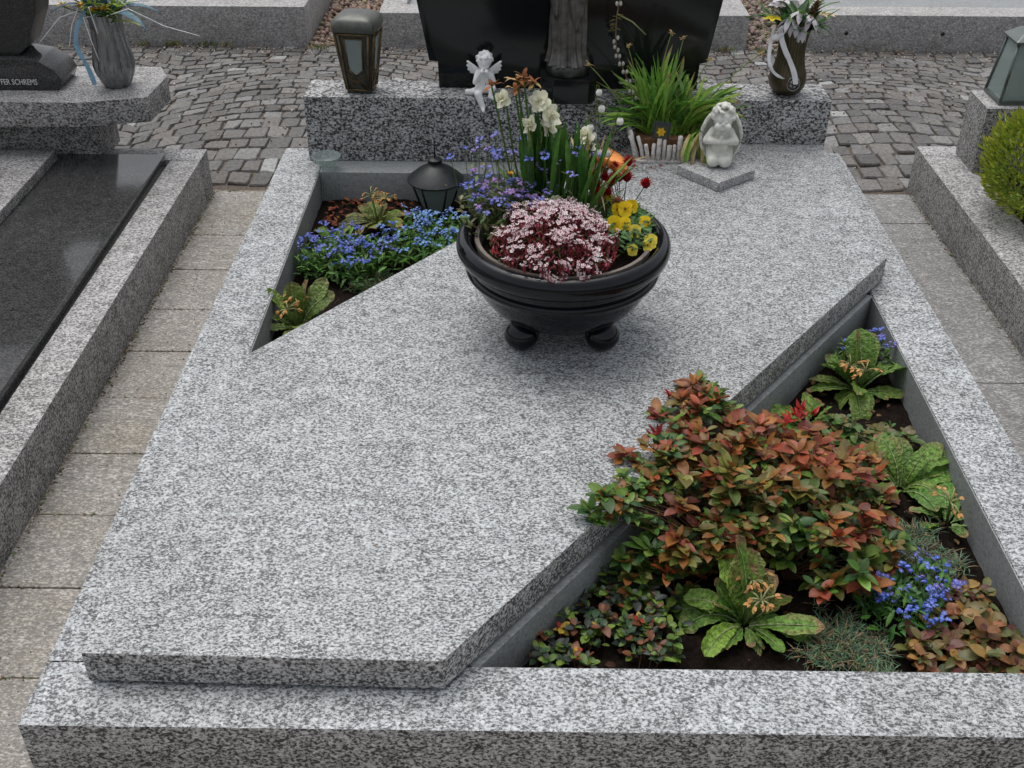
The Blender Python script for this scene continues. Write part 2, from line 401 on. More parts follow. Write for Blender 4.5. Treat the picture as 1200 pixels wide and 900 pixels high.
def path(name, x0, x1, ys, mat, lab):
    bm = bmesh.new(); rr = random.Random(5)
    for a, c in zip(ys[:-1], ys[1:]):
        z = 0.002 + rr.uniform(-0.0015, 0.0015)
        me = prism(rect(x0, x1, a + 0.0013, c - 0.0013), -0.05, z, 0.0012, 1); bm.from_mesh(me); bpy.data.meshes.remove(me)
    o = link(name, bm_mesh(bm, name, True, radians(40)), mat=mat); kind(o, 'structure', lab)
b = MB(); b.add([(-1.14, -1.65, -0.0008), (1.445, -1.65, -0.0008), (1.445, 3.79, -0.0008), (-1.14, 3.79, -0.0008)], [(0, 1, 2, 3)])
kind(b.build('joint_sand', plain('light_joint_sand', (0.20, 0.165, 0.125), 0.95, var=0.35, scale=90), sm=False), 'structure', 'light sand in the joints of the slab path')
path('path', -1.135, -0.853, [-0.25, .02, .27, .52, .76, 1.0, 1.23, 1.484, 1.731, 1.969, 2.202, 2.446, 2.68, 2.916, 3.170, 3.416, 3.775], PATH_L, 'beige concrete slab path left of the grave')
path('path', 1.146, 1.44, [-0.2, .25, .68, 1.3, 1.93, 2.559, 3.192, 3.559, 3.80], PATH_R, 'grey concrete slab path right of the grave')
path('path', -1.135, 1.44, [-1.6, -1.2, -0.8, -0.26], PATH_L, 'beige concrete slabs in front of the grave')

# soil in the beds
def soil_sheet(name, poly, z, seed, label, amp=0.014):
    rr = random.Random(seed); xs = [p[0] for p in poly]; ys = [p[1] for p in poly]
    bm = bmesh.new(); st = 0.02; nx = int((max(xs) - min(xs)) / st) + 1; ny = int((max(ys) - min(ys)) / st) + 1
    g = [[bm.verts.new((min(xs) + i * st, min(ys) + j * st, z + amp * (noise.noise(Vector((i * st * 9, j * st * 9, seed))) + 0.6 * noise.noise(Vector((i * st * 40, j * st * 40, seed)))))) for i in range(nx + 1)] for j in range(ny + 1)]
    for j in range(ny):
        for i in range(nx): bm.faces.new((g[j][i], g[j][i + 1], g[j + 1][i + 1], g[j + 1][i]))
    return kind(link(name, bm_mesh(bm, name, True), mat=SOIL), 'structure', label)
soil_sheet('soil', rect(-0.70, 1.0, 1.38, 3.60), 0.055, 3, 'dark soil of the planted beds')

# ------------------------------------------------------------------ the grave
def box(name, x0, x1, y0, y1, z0, z1, mat, parent, bev=0.003):
    return link(name, prism(rect(x0, x1, y0, y1), z0, z1, bev), parent, mat=mat)
gs = thing('grave_surround', 'light speckled granite kerb frame around both planted beds, under the big slab', 'grave border', (0.146, 1.243, 0))
box('kerb', -0.848, 1.140, 1.243, 1.385, -0.02, K, G_KERB, gs)
box('kerb', -0.848, -0.697, 1.3872, 3.800, -0.02, K, G_KERB, gs)
box('kerb', 0.994, 1.140, 1.3872, 3.800, -0.02, K, G_KERB, gs)
box('kerb', -0.6955, 0.9925, 3.590, 3.84, -0.02, K - 0.001, CONC, gs)
# rough inner faces of the kerbs, 2 mm proud
for (x0, x1, y0, y1) in ((-0.6970, -0.6945, 1.39, 3.588), (0.9915, 0.994, 1.39, 3.588), (-0.69, 0.99, 1.385, 1.3875)):
    box('inner_face', x0, x1, y0, y1, 0.0, K - 0.004, CONC, gs, 0)
# inner beams that carry the slab, running on the diagonals
ddir = Vector((1.168, 1.516, 0)).normalized(); nrm = Vector((ddir.y, -ddir.x, 0))
def beam(p, q, off0, off1, z1):
    p, q = Vector((*p, 0)), Vector((*q, 0)); pts = [p + nrm * off0, q + nrm * off0, q + nrm * off1, p + nrm * off1]
    return link('inner_beam', prism([(v.x, v.y) for v in pts[::-1]], -0.01, z1, 0.002), gs, mat=CONC)
beam((-0.08, 1.387), (0.985, 2.769), 0.012, -0.05, K - 0.002)
beam((-0.690, 2.265), (0.33, 3.586), -0.02, 0.05, K - 0.002)
slab = [(-0.754, 1.335), (-0.127, 1.326), (1.041, 2.842), (1.042, 3.684), (0.400, 3.684), (-0.755, 2.182)]
tag(link('cover_slab', prism(slab, 0.168, 0.238, 0.003), origin=(0.1, 2.4, 0.168), mat=G_SLAB), 'large light grey speckled granite slab lying diagonally across the grave under the black bowl', 'grave slab')
pads = thing('slab_spacer', 'thin dark joint strip between the diagonal slab and the kerb below it', 'joint strip', (-0.4, 1.36, K))
link('strip', prism(rect(-0.74, -0.16, 1.343, 1.38), K, 0.168, 0), pads, mat=IRON)
link('strip', prism(rect(-0.745, -0.70, 1.40, 2.17), K, 0.168, 0), pads, mat=IRON)
link('strip', prism(rect(1.0, 1.03, 2.86, 3.67), K, 0.168, 0), pads, mat=IRON)
tag(link('plinth', prism(rect(-0.745, 1.052, 3.690, 3.862), K, 0.39, 0.004), origin=(0.15, 3.776, K), mat=G_PLINTH), 'long coarse black and white granite block behind the slab, carrying the black headstone', 'plinth')
# headstone
hs = thing('headstone', 'black polished headstone standing on the coarse granite block, widening upwards', 'headstone', (0.155, 3.82, 0.39))
def vplate(pts, y0, y1, bev=0.002, name='plate'):
    me = prism([(x, z) for x, z in pts], -y1, -y0, bev); me.transform(Matrix(((1, 0, 0, 0), (0, 0, -1, 0), (0, 1, 0, 0), (0, 0, 0, 1))))
    return me
link('stone', vplate([(-0.288, 0.391), (0.605, 0.391), (0.605, 0.484), (0.631, 0.486), (0.73, 1.12), (0.45, 1.22), (0.155, 1.25), (-0.14, 1.22), (-0.43, 1.12), (-0.319, 0.484), (-0.288, 0.484)], 3.790, 3.855), hs, mat=BLACK_POL)
me = text_mesh('L', 0.030, 0.0008); me.transform(Matrix.Translation((0.335, 3.7885, 0.410))); link('inscription', me, hs, mat=LETTER)
me = text_mesh('ATTNER', 0.020, 0.0008); me.transform(Matrix.Translation((0.351, 3.7885, 0.414))); link('inscription', me, hs, mat=LETTER)

# ------------------------------------------------------------------ neighbouring graves
lt = thing('left_grave', 'neighbouring grave on the left with speckled kerb round a dark polished cover slab', 'grave', (-1.6, 2.5, 0))
box('kerb', -1.229, -1.124, 0.3, 3.668, -0.02, 0.165, G_NEAR, lt)
box('kerb', -2.6, -1.124, 3.670, 3.770, -0.02, 0.165, G_NEAR, lt)
box('kerb', -2.6, -1.124, 0.2, 0.298, -0.02, 0.165, G_NEAR, lt)
box('bed', -2.58, -1.2305, 0.3, 3.668, 0.0, 0.14, CONC, lt, 0)
link('cover_plate', prism(rect(-2.5, -1.240, 0.33, 3.655), 0.142, 0.192, 0.003), lt, mat=DARK_POL)
tag(link('granite_slab', prism(rect(-2.4, -1.592, 0.5, 3.60), 0.1925, 0.228, 0.003), origin=(-2.0, 2.0, 0.1925), mat=G_NEAR), 'light speckled slab lying on the dark cover at the far left edge', 'granite slab')
la = thing('ledge_block', 'grey granite block with an overhanging shelf behind the dark polished grave cover, left', 'plinth', (-1.9, 3.72, 0.165))
box('pedestal', -2.5, -1.455, 3.655, 3.84, 0.165, 0.3345, G_NEAR, la)
link('shelf', prism([(-2.6, 3.527), (-1.446, 3.533), (-1.243, 3.587), (-1.232, 3.80), (-1.28, 3.90), (-2.6, 3.90)], 0.335, 0.42, 0.003), la, mat=G_NEAR)
st = thing('name_stone', 'low black polished stone with rounded shoulder and white lettering on the granite shelf', 'name stone', (-1.8, 3.72, 0.42))
prof = [(-2.3, 0.421), (-1.551, 0.421), (-1.535, 0.455), (-1.555, 0.492), (-1.60, 0.520), (-1.66, 0.531), (-2.3, 0.531)]
link('stone', vplate(prof, 3.640, 3.80, 0.006), st, mat=DARK_POL)
me = text_mesh('FER SCHREMS', 0.027, 0.0008); wtx = max(v.co.x for v in me.vertices); me.transform(Matrix.Diagonal((0.75, 1, 1, 1))); me.transform(Matrix.Translation((-1.759 + 0.86 * wtx - 0.75 * wtx, 3.6385, 0.441))); link('inscription', me, st, mat=LETTER)
# tall dark stone above it
sh = [(-2.25, .5315), (-1.67, .5315), (-1.635, .56), (-1.585, 0.66), (-1.545, 0.80), (-1.53, 1.0), (-2.25, 1.1)]
tag(link('gravestone', vplate(sh, 3.66, 3.79, 0.004), origin=(-1.9, 3.72, .5315), mat=DARK_STONE), 'dark granite gravestone with curved side at the top left corner, on the name stone', 'gravestone')

rt = thing('right_grave', 'neighbouring grave at the right edge with speckled kerb and dark soil', 'grave', (1.9, 2.5, 0))
box('kerb', 1.430, 1.585, 0.3, 3.768, -0.02, 0.165, G_NEAR, rt)
box('kerb', 1.432, 2.9, 3.770, 3.86, -0.02, 0.165, G_NEAR, rt)
box('kerb', 1.430, 2.9, 0.15, 0.298, -0.02, 0.165, G_NEAR, rt)
sb = soil_sheet('bed_soil', rect(1.587, 2.9, 0.3, 3.76), 0.15, 8, None); del sb['kind']; sb.parent = rt; sb.matrix_parent_inverse = Matrix.Translation(-Vector(rt.location))
tag(link('granite_block', prism(rect(1.553, 2.7, 3.62, 3.80), 0.166, 0.395, 0.003), origin=(2.0, 3.7, .166), mat=G_NEAR), 'dark speckled granite block under the silver lantern at the right edge', 'plinth')

# row of graves behind the cobbles
def back_grave(x0, x1, label, h, open_right=False, fill='gravel'):
    g = thing('back_grave', label, 'grave', ((x0 + x1) / 2, 5.52, 0), 'graves across the cobbled path')
    box('kerb', x0, x1, 5.50, 5.655, -0.02, h, G_BACK, g)
    box('kerb', x0, x0 + 0.12, 5.657, 7.6, -0.02, h - 0.001, G_BACK, g); box('kerb', x1 - 0.12, x1, 5.657, 7.6, -0.02, h - 0.001, G_BACK, g)
    box('bed', x0 + 0.122, x1 - 0.122, 5.657, 7.6, -0.02, h - 0.035, SOIL if fill == 'soil' else CONC, g, 0)
    return g
back_grave(-2.9, -1.06, 'pale granite kerbed grave with purple heather behind the cobbles, upper left', 0.19, fill='soil')
back_grave(-0.70, 1.10, 'granite kerbed grave mostly hidden behind the black headstone', 0.165)
g = back_grave(1.38, 4.2, 'pale granite kerbed grave with two small holes in its front, upper right', 0.172)
for hx in (1.58, 2.05):
    m_ = MB(); tube_into(m_, [(hx, 5.4985, 0.085), (hx, 5.515, 0.085)], 0.010, n=12); m_.build('drain_hole', IRON, g)
rr = random.Random(2); b = MB()
for _ in range(5200):
    p = (rr.uniform(-2.75, -1.2), rr.uniform(5.66, 7.0), 0.155); a = rr.uniform(0, 6.28)
    leaf(b, p, a, rr.uniform(.9, 1.5), rr.uniform(.5, 1.4), rr.uniform(.05, .11), .016, lance, cvar(rr, (0.22, 0.04, 0.20) if rr.random() < .75 else (.06, .09, .03), .3), n=2, rnd=rr)
kind(b.build('heather', FOLI), 'stuff', 'purple heather covering the bed of the upper left grave')
rr = random.Random(3); b = MB()       # gravel fill and crumbs
for _ in range(1500):
    ball_into(b, (rr.uniform(-1.05, -0.71), rr.uniform(5.5, 7.4), 0.0), rr.uniform(.006, .016), cvar(rr, (0.26, 0.19, 0.15), .35), 5, 4)
for _ in range(500):
    ball_into(b, (rr.uniform(1.11, 1.37), rr.uniform(5.5, 6.6), 0.0), rr.uniform(.006, .016), cvar(rr, (0.26, 0.21, 0.17), .35), 5, 4)
for _ in range(2600):
    y_ = rr.choice([rr.uniform(3.8, 5.5), 5.49 - abs(rr.gauss(0, .08)), rr.uniform(4.6, 5.5)]); x_ = rr.uniform(-2.6, 3.0)
    if -0.86 < x_ < 1.16 and y_ < 3.9: continue
    ball_into(b, (x_, y_, 0.002), rr.uniform(.0015, .0055), cvar(rr, rr.choice([(0.33, 0.27, 0.21), (0.24, 0.16, 0.11), (0.5, 0.47, 0.42)]), .3), 5, 4)
kind(b.build('gravel', STONEM), 'stuff', 'brown gravel and crumbs strewn between the back graves and on the cobbles')
S = 0.238
rr = random.Random(14); b = MB()
for _ in range(2600):
    u = rr.random()
    if u < .35: p = (-1.122 + abs(rr.gauss(0, .006)), rr.uniform(.2, 3.77))
    elif u < .55: p = (-.850 - abs(rr.gauss(0, .006)), rr.uniform(1.2, 3.77))
    elif u < .70: p = (1.142 + abs(rr.gauss(0, .006)), rr.uniform(1.6, 3.79))
    elif u < .85: p = (1.428 - abs(rr.gauss(0, .006)), rr.uniform(1.6, 3.79))
    else: p = (rr.uniform(-1.12, -.86), rr.choice([.76, 1.0, 1.23, 1.484, 1.731, 1.969, 2.202, 2.446, 2.68, 2.916, 3.170, 3.416, 3.775]) + rr.gauss(0, .002))
    ball_into(b, (p[0], p[1], 0.003), rr.uniform(.0012, .0042), cvar(rr, rr.choice([(.16, .12, .08), (.10, .08, .05), (.09, .11, .04), (.26, .21, .15)]), .3), 5, 4, (1, 1, .6))
for _ in range(700):
    p = (rr.uniform(-1.12, -.86), rr.uniform(.6, 3.77)) if rr.random() < .6 else (rr.uniform(1.15, 1.42), rr.uniform(1.6, 3.79))
    ball_into(b, (p[0], p[1], 0.003), rr.uniform(.0008, .002), cvar(rr, rr.choice([(.20, .16, .11), (.08, .06, .04), (.36, .33, .28)]), .3), 5, 4)
kind(b.build('path_grit', STONEM), 'stuff', 'grit and moss in the joints and along the edges of the side paths')
b = MB()
for _ in range(46):
    p = (rr.gauss(.36, .05), rr.gauss(3.53, .05), S + .0016)
    leaf(b, p, rr.uniform(0, 6.28), .1, -.2, rr.uniform(.008, .022), rr.uniform(.004, .009), lance, cvar(rr, rr.choice([(.30, .05, .03), (.26, .12, .05), (.16, .07, .03)]), .3), n=3, rnd=rr)
for _ in range(60):
    p = (rr.gauss(.104, .30), rr.gauss(2.35, .28), S + .0014)
    if p[0] < -.74 or p[1] < 1.36 or (p[0] + .127) * .793 - (p[1] - 1.326) * .609 > -.01 or (p[0] + .755) * .793 - (p[1] - 2.182) * .609 < .01: continue
    leaf(b, p, rr.uniform(0, 6.28), .05, -.1, rr.uniform(.003, .008), rr.uniform(.002, .004), lance, cvar(rr, rr.choice([(.30, .20, .12), (.55, .42, .42), (.16, .10, .05)]), .3), n=2, rnd=rr)
kind(b.build('fallen_petals', DRYM), 'stuff', 'dry petals and crumbs fallen on the big slab')
rr = random.Random(4); b = MB()
for cx, cy, n_, s in ((-1.72, 5.485, 40, .06), (-1.56, 5.49, 34, .05), (-1.86, 5.485, 22, .05), (-1.45, 5.48, 14, .04), (-0.99, 5.45, 30, .07), (1.0, 5.47, 30, .05), (1.2, 5.45, 40, .09), (0.85, 5.0, 12, .2), (-1.34, 4.0, 16, .06), (-1.30, 3.9, 10, .04), (1.75, 5.48, 20, .3)):
    for _ in range(n_):
        leaf(b, (cx + rr.gauss(0, s * .5), cy + rr.uniform(-.02, .0), 0), rr.uniform(0, 6.28), 1.2, .3, rr.uniform(.015, .04), .007, lance, cvar(rr, rr.choice([(.10, .15, .04), (.16, .15, .06), (.30, .27, .10)]), .3), n=2, rnd=rr)
kind(b.build('weeds', FOLI), 'stuff', 'small weeds in the joints of the cobbles and along the back kerbs')

# ------------------------------------------------------------------ statue on its pedestal
S = 0.238
tag(link('pedestal', prism([(0.10, 3.634), (0.222, 3.634), (0.248, 3.672), (0.248, 3.755), (0.215, 3.785), (0.09, 3.785), (0.06, 3.755), (0.06, 3.672)], 0.391, 0.474, 0.004), origin=(0.155, 3.71, 0.391), mat=BLACK_POL), 'black octagonal stone pedestal under the bronze statue', 'pedestal')
sx, sy, sz = 0.153, 3.712, 0.475
sta = thing('statue', 'dark bronze statue in a long pleated robe on the black octagonal pedestal', 'statue', (sx, sy, sz))
link('base', lathe([(0.066, 0.0), (0.069, 0.004), (0.069, 0.028), (0.064, 0.034), (0.0, 0.034)], 8, name='base', center=(sx, sy, sz), mod=lambda a, z, r: 1.06), sta, mat=BRONZE_DK)
def robe():
    rr = random.Random(7); vs_, fs = [], []; n = 120; lv = 60
    for j in range(lv + 1):
        t = j / lv; z = 0.03 + t * 0.40
        flare = 0.017 * max(0, 1 - t / 0.16) ** 1.6
        rx = 0.055 + flare + 0.006 * sin(t * 5) - 0.004 * t; ry = 0.046 + flare * 1.2 - 0.002 * t
        if t > .82: k = (t - .82) / .18; rx *= 1 - .45 * k * k; ry *= 1 - .35 * k * k
        for i in range(n):
            a = 2 * pi * i / n
            am = 0.20 * (1 - t * 0.6)
            ph = 1.5 * sin(t * 2.2)
            f = 1 + am * (0.55 * sin(9 * a + ph) + 0.35 * sin(15 * a + 2.0 + t * 3) + 0.25 * sin(5 * a - t * 5)) - (am * 0.8 * max(0, sin(9 * a + ph + .8)) ** 6)
            if 0.3 < t: f += 0.05 * max(0, cos(a - 3.6)) * sin((t - .3) * 4)
            vs_.append((sx + rx * f * cos(a), sy + ry * f * sin(a), sz + z + (0.006 * sin(9 * a) if j == 0 else 0)))
    for j in range(lv):
        for i in range(n): fs.append((j * n + i, j * n + (i + 1) % n, (j + 1) * n + (i + 1) % n, (j + 1) * n + i))
    fs.append(tuple(lv * n + i for i in range(n))); fs.append(tuple(range(n))[::-1])
    me = bpy.data.meshes.new('robe'); me.from_pydata(vs_, [], fs); smooth(me); return me
link('robe', robe(), sta, mat=BRONZE_ST)
# mantle edge hanging down on the left, bow shaped fold on the right
def drape(pts, w, name, amp=.004, depth=.010):
    m_ = MB(); vs_ = []; n = len(pts); c = 9
    for k, p in enumerate(pts):
        for i in range(c):
            u = i / (c - 1) - .5
            vs_.append((p[0] + u * w[k], p[1] - depth * (1 - (2 * u) ** 2) + amp * sin(i * 2.1 + k * .3), p[2] + .004 * sin(i * 1.7)))
    q = len(vs_); vs_ += [(a, b_ + .006, z) for a, b_, z in vs_]
    fs = [(k * c + i, k * c + i + 1, (k + 1) * c + i + 1, (k + 1) * c + i) for k in range(n - 1) for i in range(c - 1)]
    fs += [tuple(q + x for x in f[::-1]) for f in fs]
    per = [i for i in range(c)] + [k * c + c - 1 for k in range(1, n)] + [(n - 1) * c + i for i in range(c - 2, -1, -1)] + [k * c for k in range(n - 2, 0, -1)]
    fs += [(per[i], q + per[i], q + per[(i + 1) % len(per)], per[(i + 1) % len(per)]) for i in range(len(per))]
    m_.add(vs_, fs); return m_.build(name, BRONZE_ST, sta)
drape([(sx - .046, sy - .030, sz + z) for z in (.44, .38, .32, .26, .215, .185)], [.045, .05, .048, .042, .03, .008], 'mantle')
drape([(sx + .022, sy - .050, sz + z) for z in (.43, .36, .29, .23, .18, .15)], [.06, .068, .066, .052, .032, .006], 'mantle', .003, .008)
body = sculpt([('c', (sx, sy, sz + .38), (sx, sy, sz + .46), .042, .046), ('c', (sx - .05, sy, sz + .47), (sx + .05, sy, sz + .47), .026, .026), ('c', (sx, sy, sz + .47), (sx, sy - .004, sz + .53), .020, .018),
    ('c', (sx - .056, sy, sz + .465), (sx - .06, sy - .03, sz + .40), .021, .018), ('c', (sx + .056, sy, sz + .465), (sx + .06, sy - .03, sz + .40), .021, .018),
    ('c', (sx - .06, sy - .03, sz + .40), (sx - .006, sy - .062, sz + .435), .016, .011), ('c', (sx + .06, sy - .03, sz + .40), (sx + .006, sy - .062, sz + .435), .016, .011),
    ('c', (sx, sy - .064, sz + .43), (sx, sy - .066, sz + .465), .010, .006), ('b', (sx, sy - .006, sz + .565), .033, (.88, 1, 1.15)), ('b', (sx, sy - .041, sz + .562), .006, (.7, 1, 1.2)), ('b', (sx, sy + .008, sz + .572), .038, (.95, 1, 1.15)),
    ('c', (sx, sy + .03, sz + .56), (sx, sy + .035, sz + .42), .034, .045)], 0.004, 'body', 3)
link('body', body, sta, mat=BRONZE_ST)

# ------------------------------------------------------------------ two cherub figures
def cherub_sit(x, y, z, h):
    def p(a, b_, c): return (x + a * h, y + b_ * h, z + c * h)
    r = lambda k: k * h
    t_ = thing('cherub_figurine', 'small bright white winged cherub sitting on the block edge with one leg hanging down', 'figurine', (x, y, z))
    B_ = [('b', p(0, .06, .14), r(.19), (1.15, .9, .85)), ('c', p(0, .06, .18), p(.01, .02, .5), r(.175), r(.15)), ('c', p(-.11, .03, .5), p(.13, .03, .5), r(.075), r(.075)),
        ('c', p(.01, .0, .55), p(.01, -.01, .64), r(.07), r(.07)), ('b', p(.02, -.03, .80), r(.18), (1, .98, 1.02)), ('b', p(.07, -.10, .70), r(.075)), ('b', p(-.04, -.11, .70), r(.075)),
        ('b', p(.015, -.19, .745), r(.028)), ('b', p(.015, -.165, .675), r(.05), (1.2, .8, .6)),
        # thighs, hanging leg, bent leg, feet
        ('c', p(-.08, .0, .12), p(-.13, -.22, .07), r(.115), r(.095)), ('c', p(-.13, -.22, .07), p(-.02, -.28, -.22), r(.095), r(.07)), ('c', p(-.02, -.28, -.22), p(.0, -.36, -.29), r(.06), r(.045)),
        ('c', p(.12, .0, .12), p(.21, -.20, .20), r(.115), r(.09)), ('c', p(.21, -.20, .20), p(.16, -.26, .02), r(.085), r(.055)), ('c', p(.16, -.26, .02), p(.25, -.30, -.01), r(.055), r(.04)),
        ('c', p(-.28, -.05, .05), p(-.38, -.08, .08), r(.075), r(.07)), ('c', p(-.15, .02, .07), p(-.30, -.05, .06), r(.1), r(.075)),
        # arms to the chin
        ('c', p(-.15, .0, .49), p(-.20, -.14, .32), r(.068), r(.06)), ('c', p(-.20, -.14, .32), p(-.06, -.22, .57), r(.055), r(.042)), ('b', p(-.04, -.22, .60), r(.05)),
        ('c', p(.17, .0, .49), p(.24, -.14, .33), r(.068), r(.062)), ('c', p(.24, -.14, .33), p(.10, -.22, .57), r(.055), r(.042)), ('b', p(.08, -.22, .60), r(.05))]
    rr = random.Random(5)
    for i in range(46):
        a, e = rr.uniform(0, 2 * pi), rr.uniform(-.1, 1.45)
        q = (cos(a) * cos(e), sin(a) * cos(e), sin(e))
        if q[1] < -.55 and q[2] < .35: continue
        B_.append(('b', p(.02 + q[0] * .185, -.02 + q[1] * .18, .83 + q[2] * .17), r(rr.uniform(.030, .050))))
    link('body', sculpt(B_, h * .022, 'body', 2), t_, mat=WHITE_RESIN)
    for s in (-1, 1):
        W = []   # feathers
        for k, (a, l) in enumerate(((radians(30), .33), (radians(13), .30), (radians(-5), .27), (radians(-24), .23), (radians(-46), .18))):
            b0 = (s * .10 + .01, .12, .50); e = (b0[0] + s * l * cos(a), .14 + .01 * k, b0[2] + l * sin(a) * 1.0 + .06)
            W.append(('c', p(*b0), p(*e), r(.05), r(.033)))
        link('wing', sculpt(W, h * .02, 'wing', 1), t_, mat=WHITE_RESIN)
cherub_sit(-0.131, 3.728, 0.392, 0.145)

def cherub_kneel(x, y, z, h, rot):
    t_ = thing('angel_figurine', 'weathered cream angel kneeling with praying hands and rounded wings on the small granite tile', 'figurine', (x, y, z))
    ca, sa = cos(rot), sin(rot)
    def p(a, b_, c): return (x + (a * ca - b_ * sa) * h, y + (a * sa + b_ * ca) * h, z + c * h)
    p0_ = p
    p = lambda a, b_, c: p0_(a * .9, b_, c)
    r = lambda k: k * h
    B_ = []
    for s in (-1, 1):
        B_ += [('c', p(s * .11, .10, .22), p(s * .095, -.15, .11), r(.125), r(.105)), ('c', p(s * .095, -.15, .11), p(s * .12, .22, .06), r(.095), r(.06)), ('c', p(s * .12, .22, .06), p(s * .13, .32, .045), r(.05), r(.04)),
            ('c', p(s * .135, .0, .53), p(s * .235, -.05, .39), r(.07), r(.066)), ('c', p(s * .235, -.05, .39), p(s * .035, -.20, .43), r(.062), r(.042)), ('c', p(s * .022, -.20, .42), p(s * .014, -.215, .52), r(.030), r(.018)),
            ('b', p(s * .075, -.17, .65), r(.065)), ('b', p(s * .055, -.195, .735), r(.016), (1.5, .7, .6))]
    B_ += [('c', p(0, .08, .25), p(0, .03, .5), r(.17), r(.13)), ('b', p(0, -.03, .31), r(.135)), ('c', p(-.10, .02, .53), p(.10, .02, .53), r(.07), r(.07)), ('c', p(0, .0, .56), p(0, -.02, .63), r(.07), r(.07)),
        ('b', p(0, -.05, .745), r(.155), (1, .95, 1.0)), ('b', p(0, -.205, .70), r(.026)), ('b', p(0, -.17, .62), r(.045), (1.1, .9, .7)), ('b', p(0, -.195, .655), r(.018), (2, .6, .5)), ('b', p(0, -.165, .765), r(.06), (1.5, .5, .35))]
    rr = random.Random(9)
    for i in range(120):
        a, e = rr.uniform(0, 2 * pi), rr.uniform(-.2, 1.5)
        q = (cos(a) * cos(e), sin(a) * cos(e), sin(e))
        if q[1] < -.5 and q[2] < .42: continue
        B_.append(('b', p(q[0] * .178, -.04 + q[1] * .17, .79 + q[2] * .17), r(rr.uniform(.022, .036))))
    link('body', sculpt(B_, h * .013, 'body', 1), t_, mat=GREY_RESIN)
    for s in (-1, 1):
        m_ = MB(); n, c = 22, 9; vs_ = []
        for k in range(n):
            t = k / (n - 1)                       # from the top of the wing to its lower tip
            zz = .80 - .68 * t; inner = .06 + .05 * sin(pi * t); outer = .07 + .23 * sin(pi * min(1, t * .86 + .12)) ** .6 + .07 * t
            for i in range(c):
                u = i / (c - 1); xx = inner + (outer - inner) * u
                yy = .15 - .10 * u ** 1.6 - (.03 if u > .8 else 0) + .010 * sin(t * 34 + u * 3) * u
                vs_.append(p(s * xx, yy, zz - .03 * u))
        q = len(vs_); vs_ += [p_ for p_ in [tuple(Vector(v) + Vector((-sa * .03 * h, ca * .03 * h, 0)) ) for v in vs_]]
        fs = [(k * c + i, k * c + i + 1, (k + 1) * c + i + 1, (k + 1) * c + i) for k in range(n - 1) for i in range(c - 1)]
        fs += [tuple(q + j for j in f[::-1]) for f in fs]
        per = [i for i in range(c)] + [k * c + c - 1 for k in range(1, n)] + [(n - 1) * c + i for i in range(c - 2, -1, -1)] + [k * c for k in range(n - 2, 0, -1)]
        fs += [(per[i], q + per[i], q + per[(i + 1) % len(per)], per[(i + 1) % len(per)]) for i in range(len(per))]
        m_.add(vs_, fs)
        rim = [Vector(vs_[k * c + c - 1]) for k in range(n)]
        tube_into(m_, rim, r(.034), r(.018), 8)
        tube_into(m_, [Vector(vs_[i]) for i in range(c)], r(.026), r(.034), 6)
        link('wing', m_.mesh('wing'), t_, mat=GREY_RESIN)
cherub_kneel(0.641, 3.430, 0.270, 0.212, -0.12)
tag(link('granite_tile', prism([(0.622, 3.277), (0.755, 3.385), (0.650, 3.535), (0.508, 3.415)], S + .001, 0.270, 0.0015), origin=(0.63, 3.4, S), mat=G_PLATE), 'small square granite tile set cornerwise on the slab under the kneeling angel', 'tile')

# ------------------------------------------------------------------ lanterns
def rsq(cx, cy, hw, hd, r, z, rot=0, n=5):
    out = []
    for q, (sx_, sy_) in enumerate(((1, 1), (-1, 1), (-1, -1), (1, -1))):
        for k in range(n):
            a = pi / 2 * (q + k / (n - 1)); px = sx_ * (hw - r) + r * cos(a); py = sy_ * (hd - r) + r * sin(a)
            out.append((cx + px * cos(rot) - py * sin(rot), cy + px * sin(rot) + py * cos(rot), z))
    return out
def loft(rings, name='loft', cap=True):
    n = len(rings[0]); vs_ = [p for r in rings for p in r]
    fs = [(k * n + i, k * n + (i + 1) % n, (k + 1) * n + (i + 1) % n, (k + 1) * n + i) for k in range(len(rings) - 1) for i in range(n)]
    if cap: fs += [tuple(range(n))[::-1], tuple((len(rings) - 1) * n + i for i in range(n))]
    me = bpy.data.meshes.new(name); me.from_pydata(vs_, [], fs); smooth(me, True, radians(38)); return me
lx, ly, lz, lr = -0.553, 3.766, 0.391, radians(-9)
ln = thing('grave_lantern', 'bronze tapered grave lantern with domed lid on the left end of the block', 'lantern', (lx, ly, lz))
hw = lambda z: 0.039 + (0.067 - 0.039) * (z / 0.215) ** 0.8
link('body', loft([rsq(lx, ly, .042, .042, .008, lz, lr), rsq(lx, ly, .042, .042, .008, lz + .010, lr)] + [rsq(lx, ly, hw(z), hw(z), .010, lz + z, lr) for z in (.012, .05, .09, .13, .17, .205, .212)]), ln, mat=BRONZE_DK)
link('lid', loft([rsq(lx, ly, .071, .071, .014, lz + .213, lr), rsq(lx, ly, .0735, .0735, .016, lz + .220, lr), rsq(lx, ly, .0735, .0735, .018, lz + .232, lr), rsq(lx, ly, .071, .071, .024, lz + .246, lr), rsq(lx, ly, .062, .062, .028, lz + .255, lr), rsq(lx, ly, .048, .048, .030, lz + .262, lr), rsq(lx, ly, .03, .03, .025, lz + .265, lr)]), ln, mat=LID)
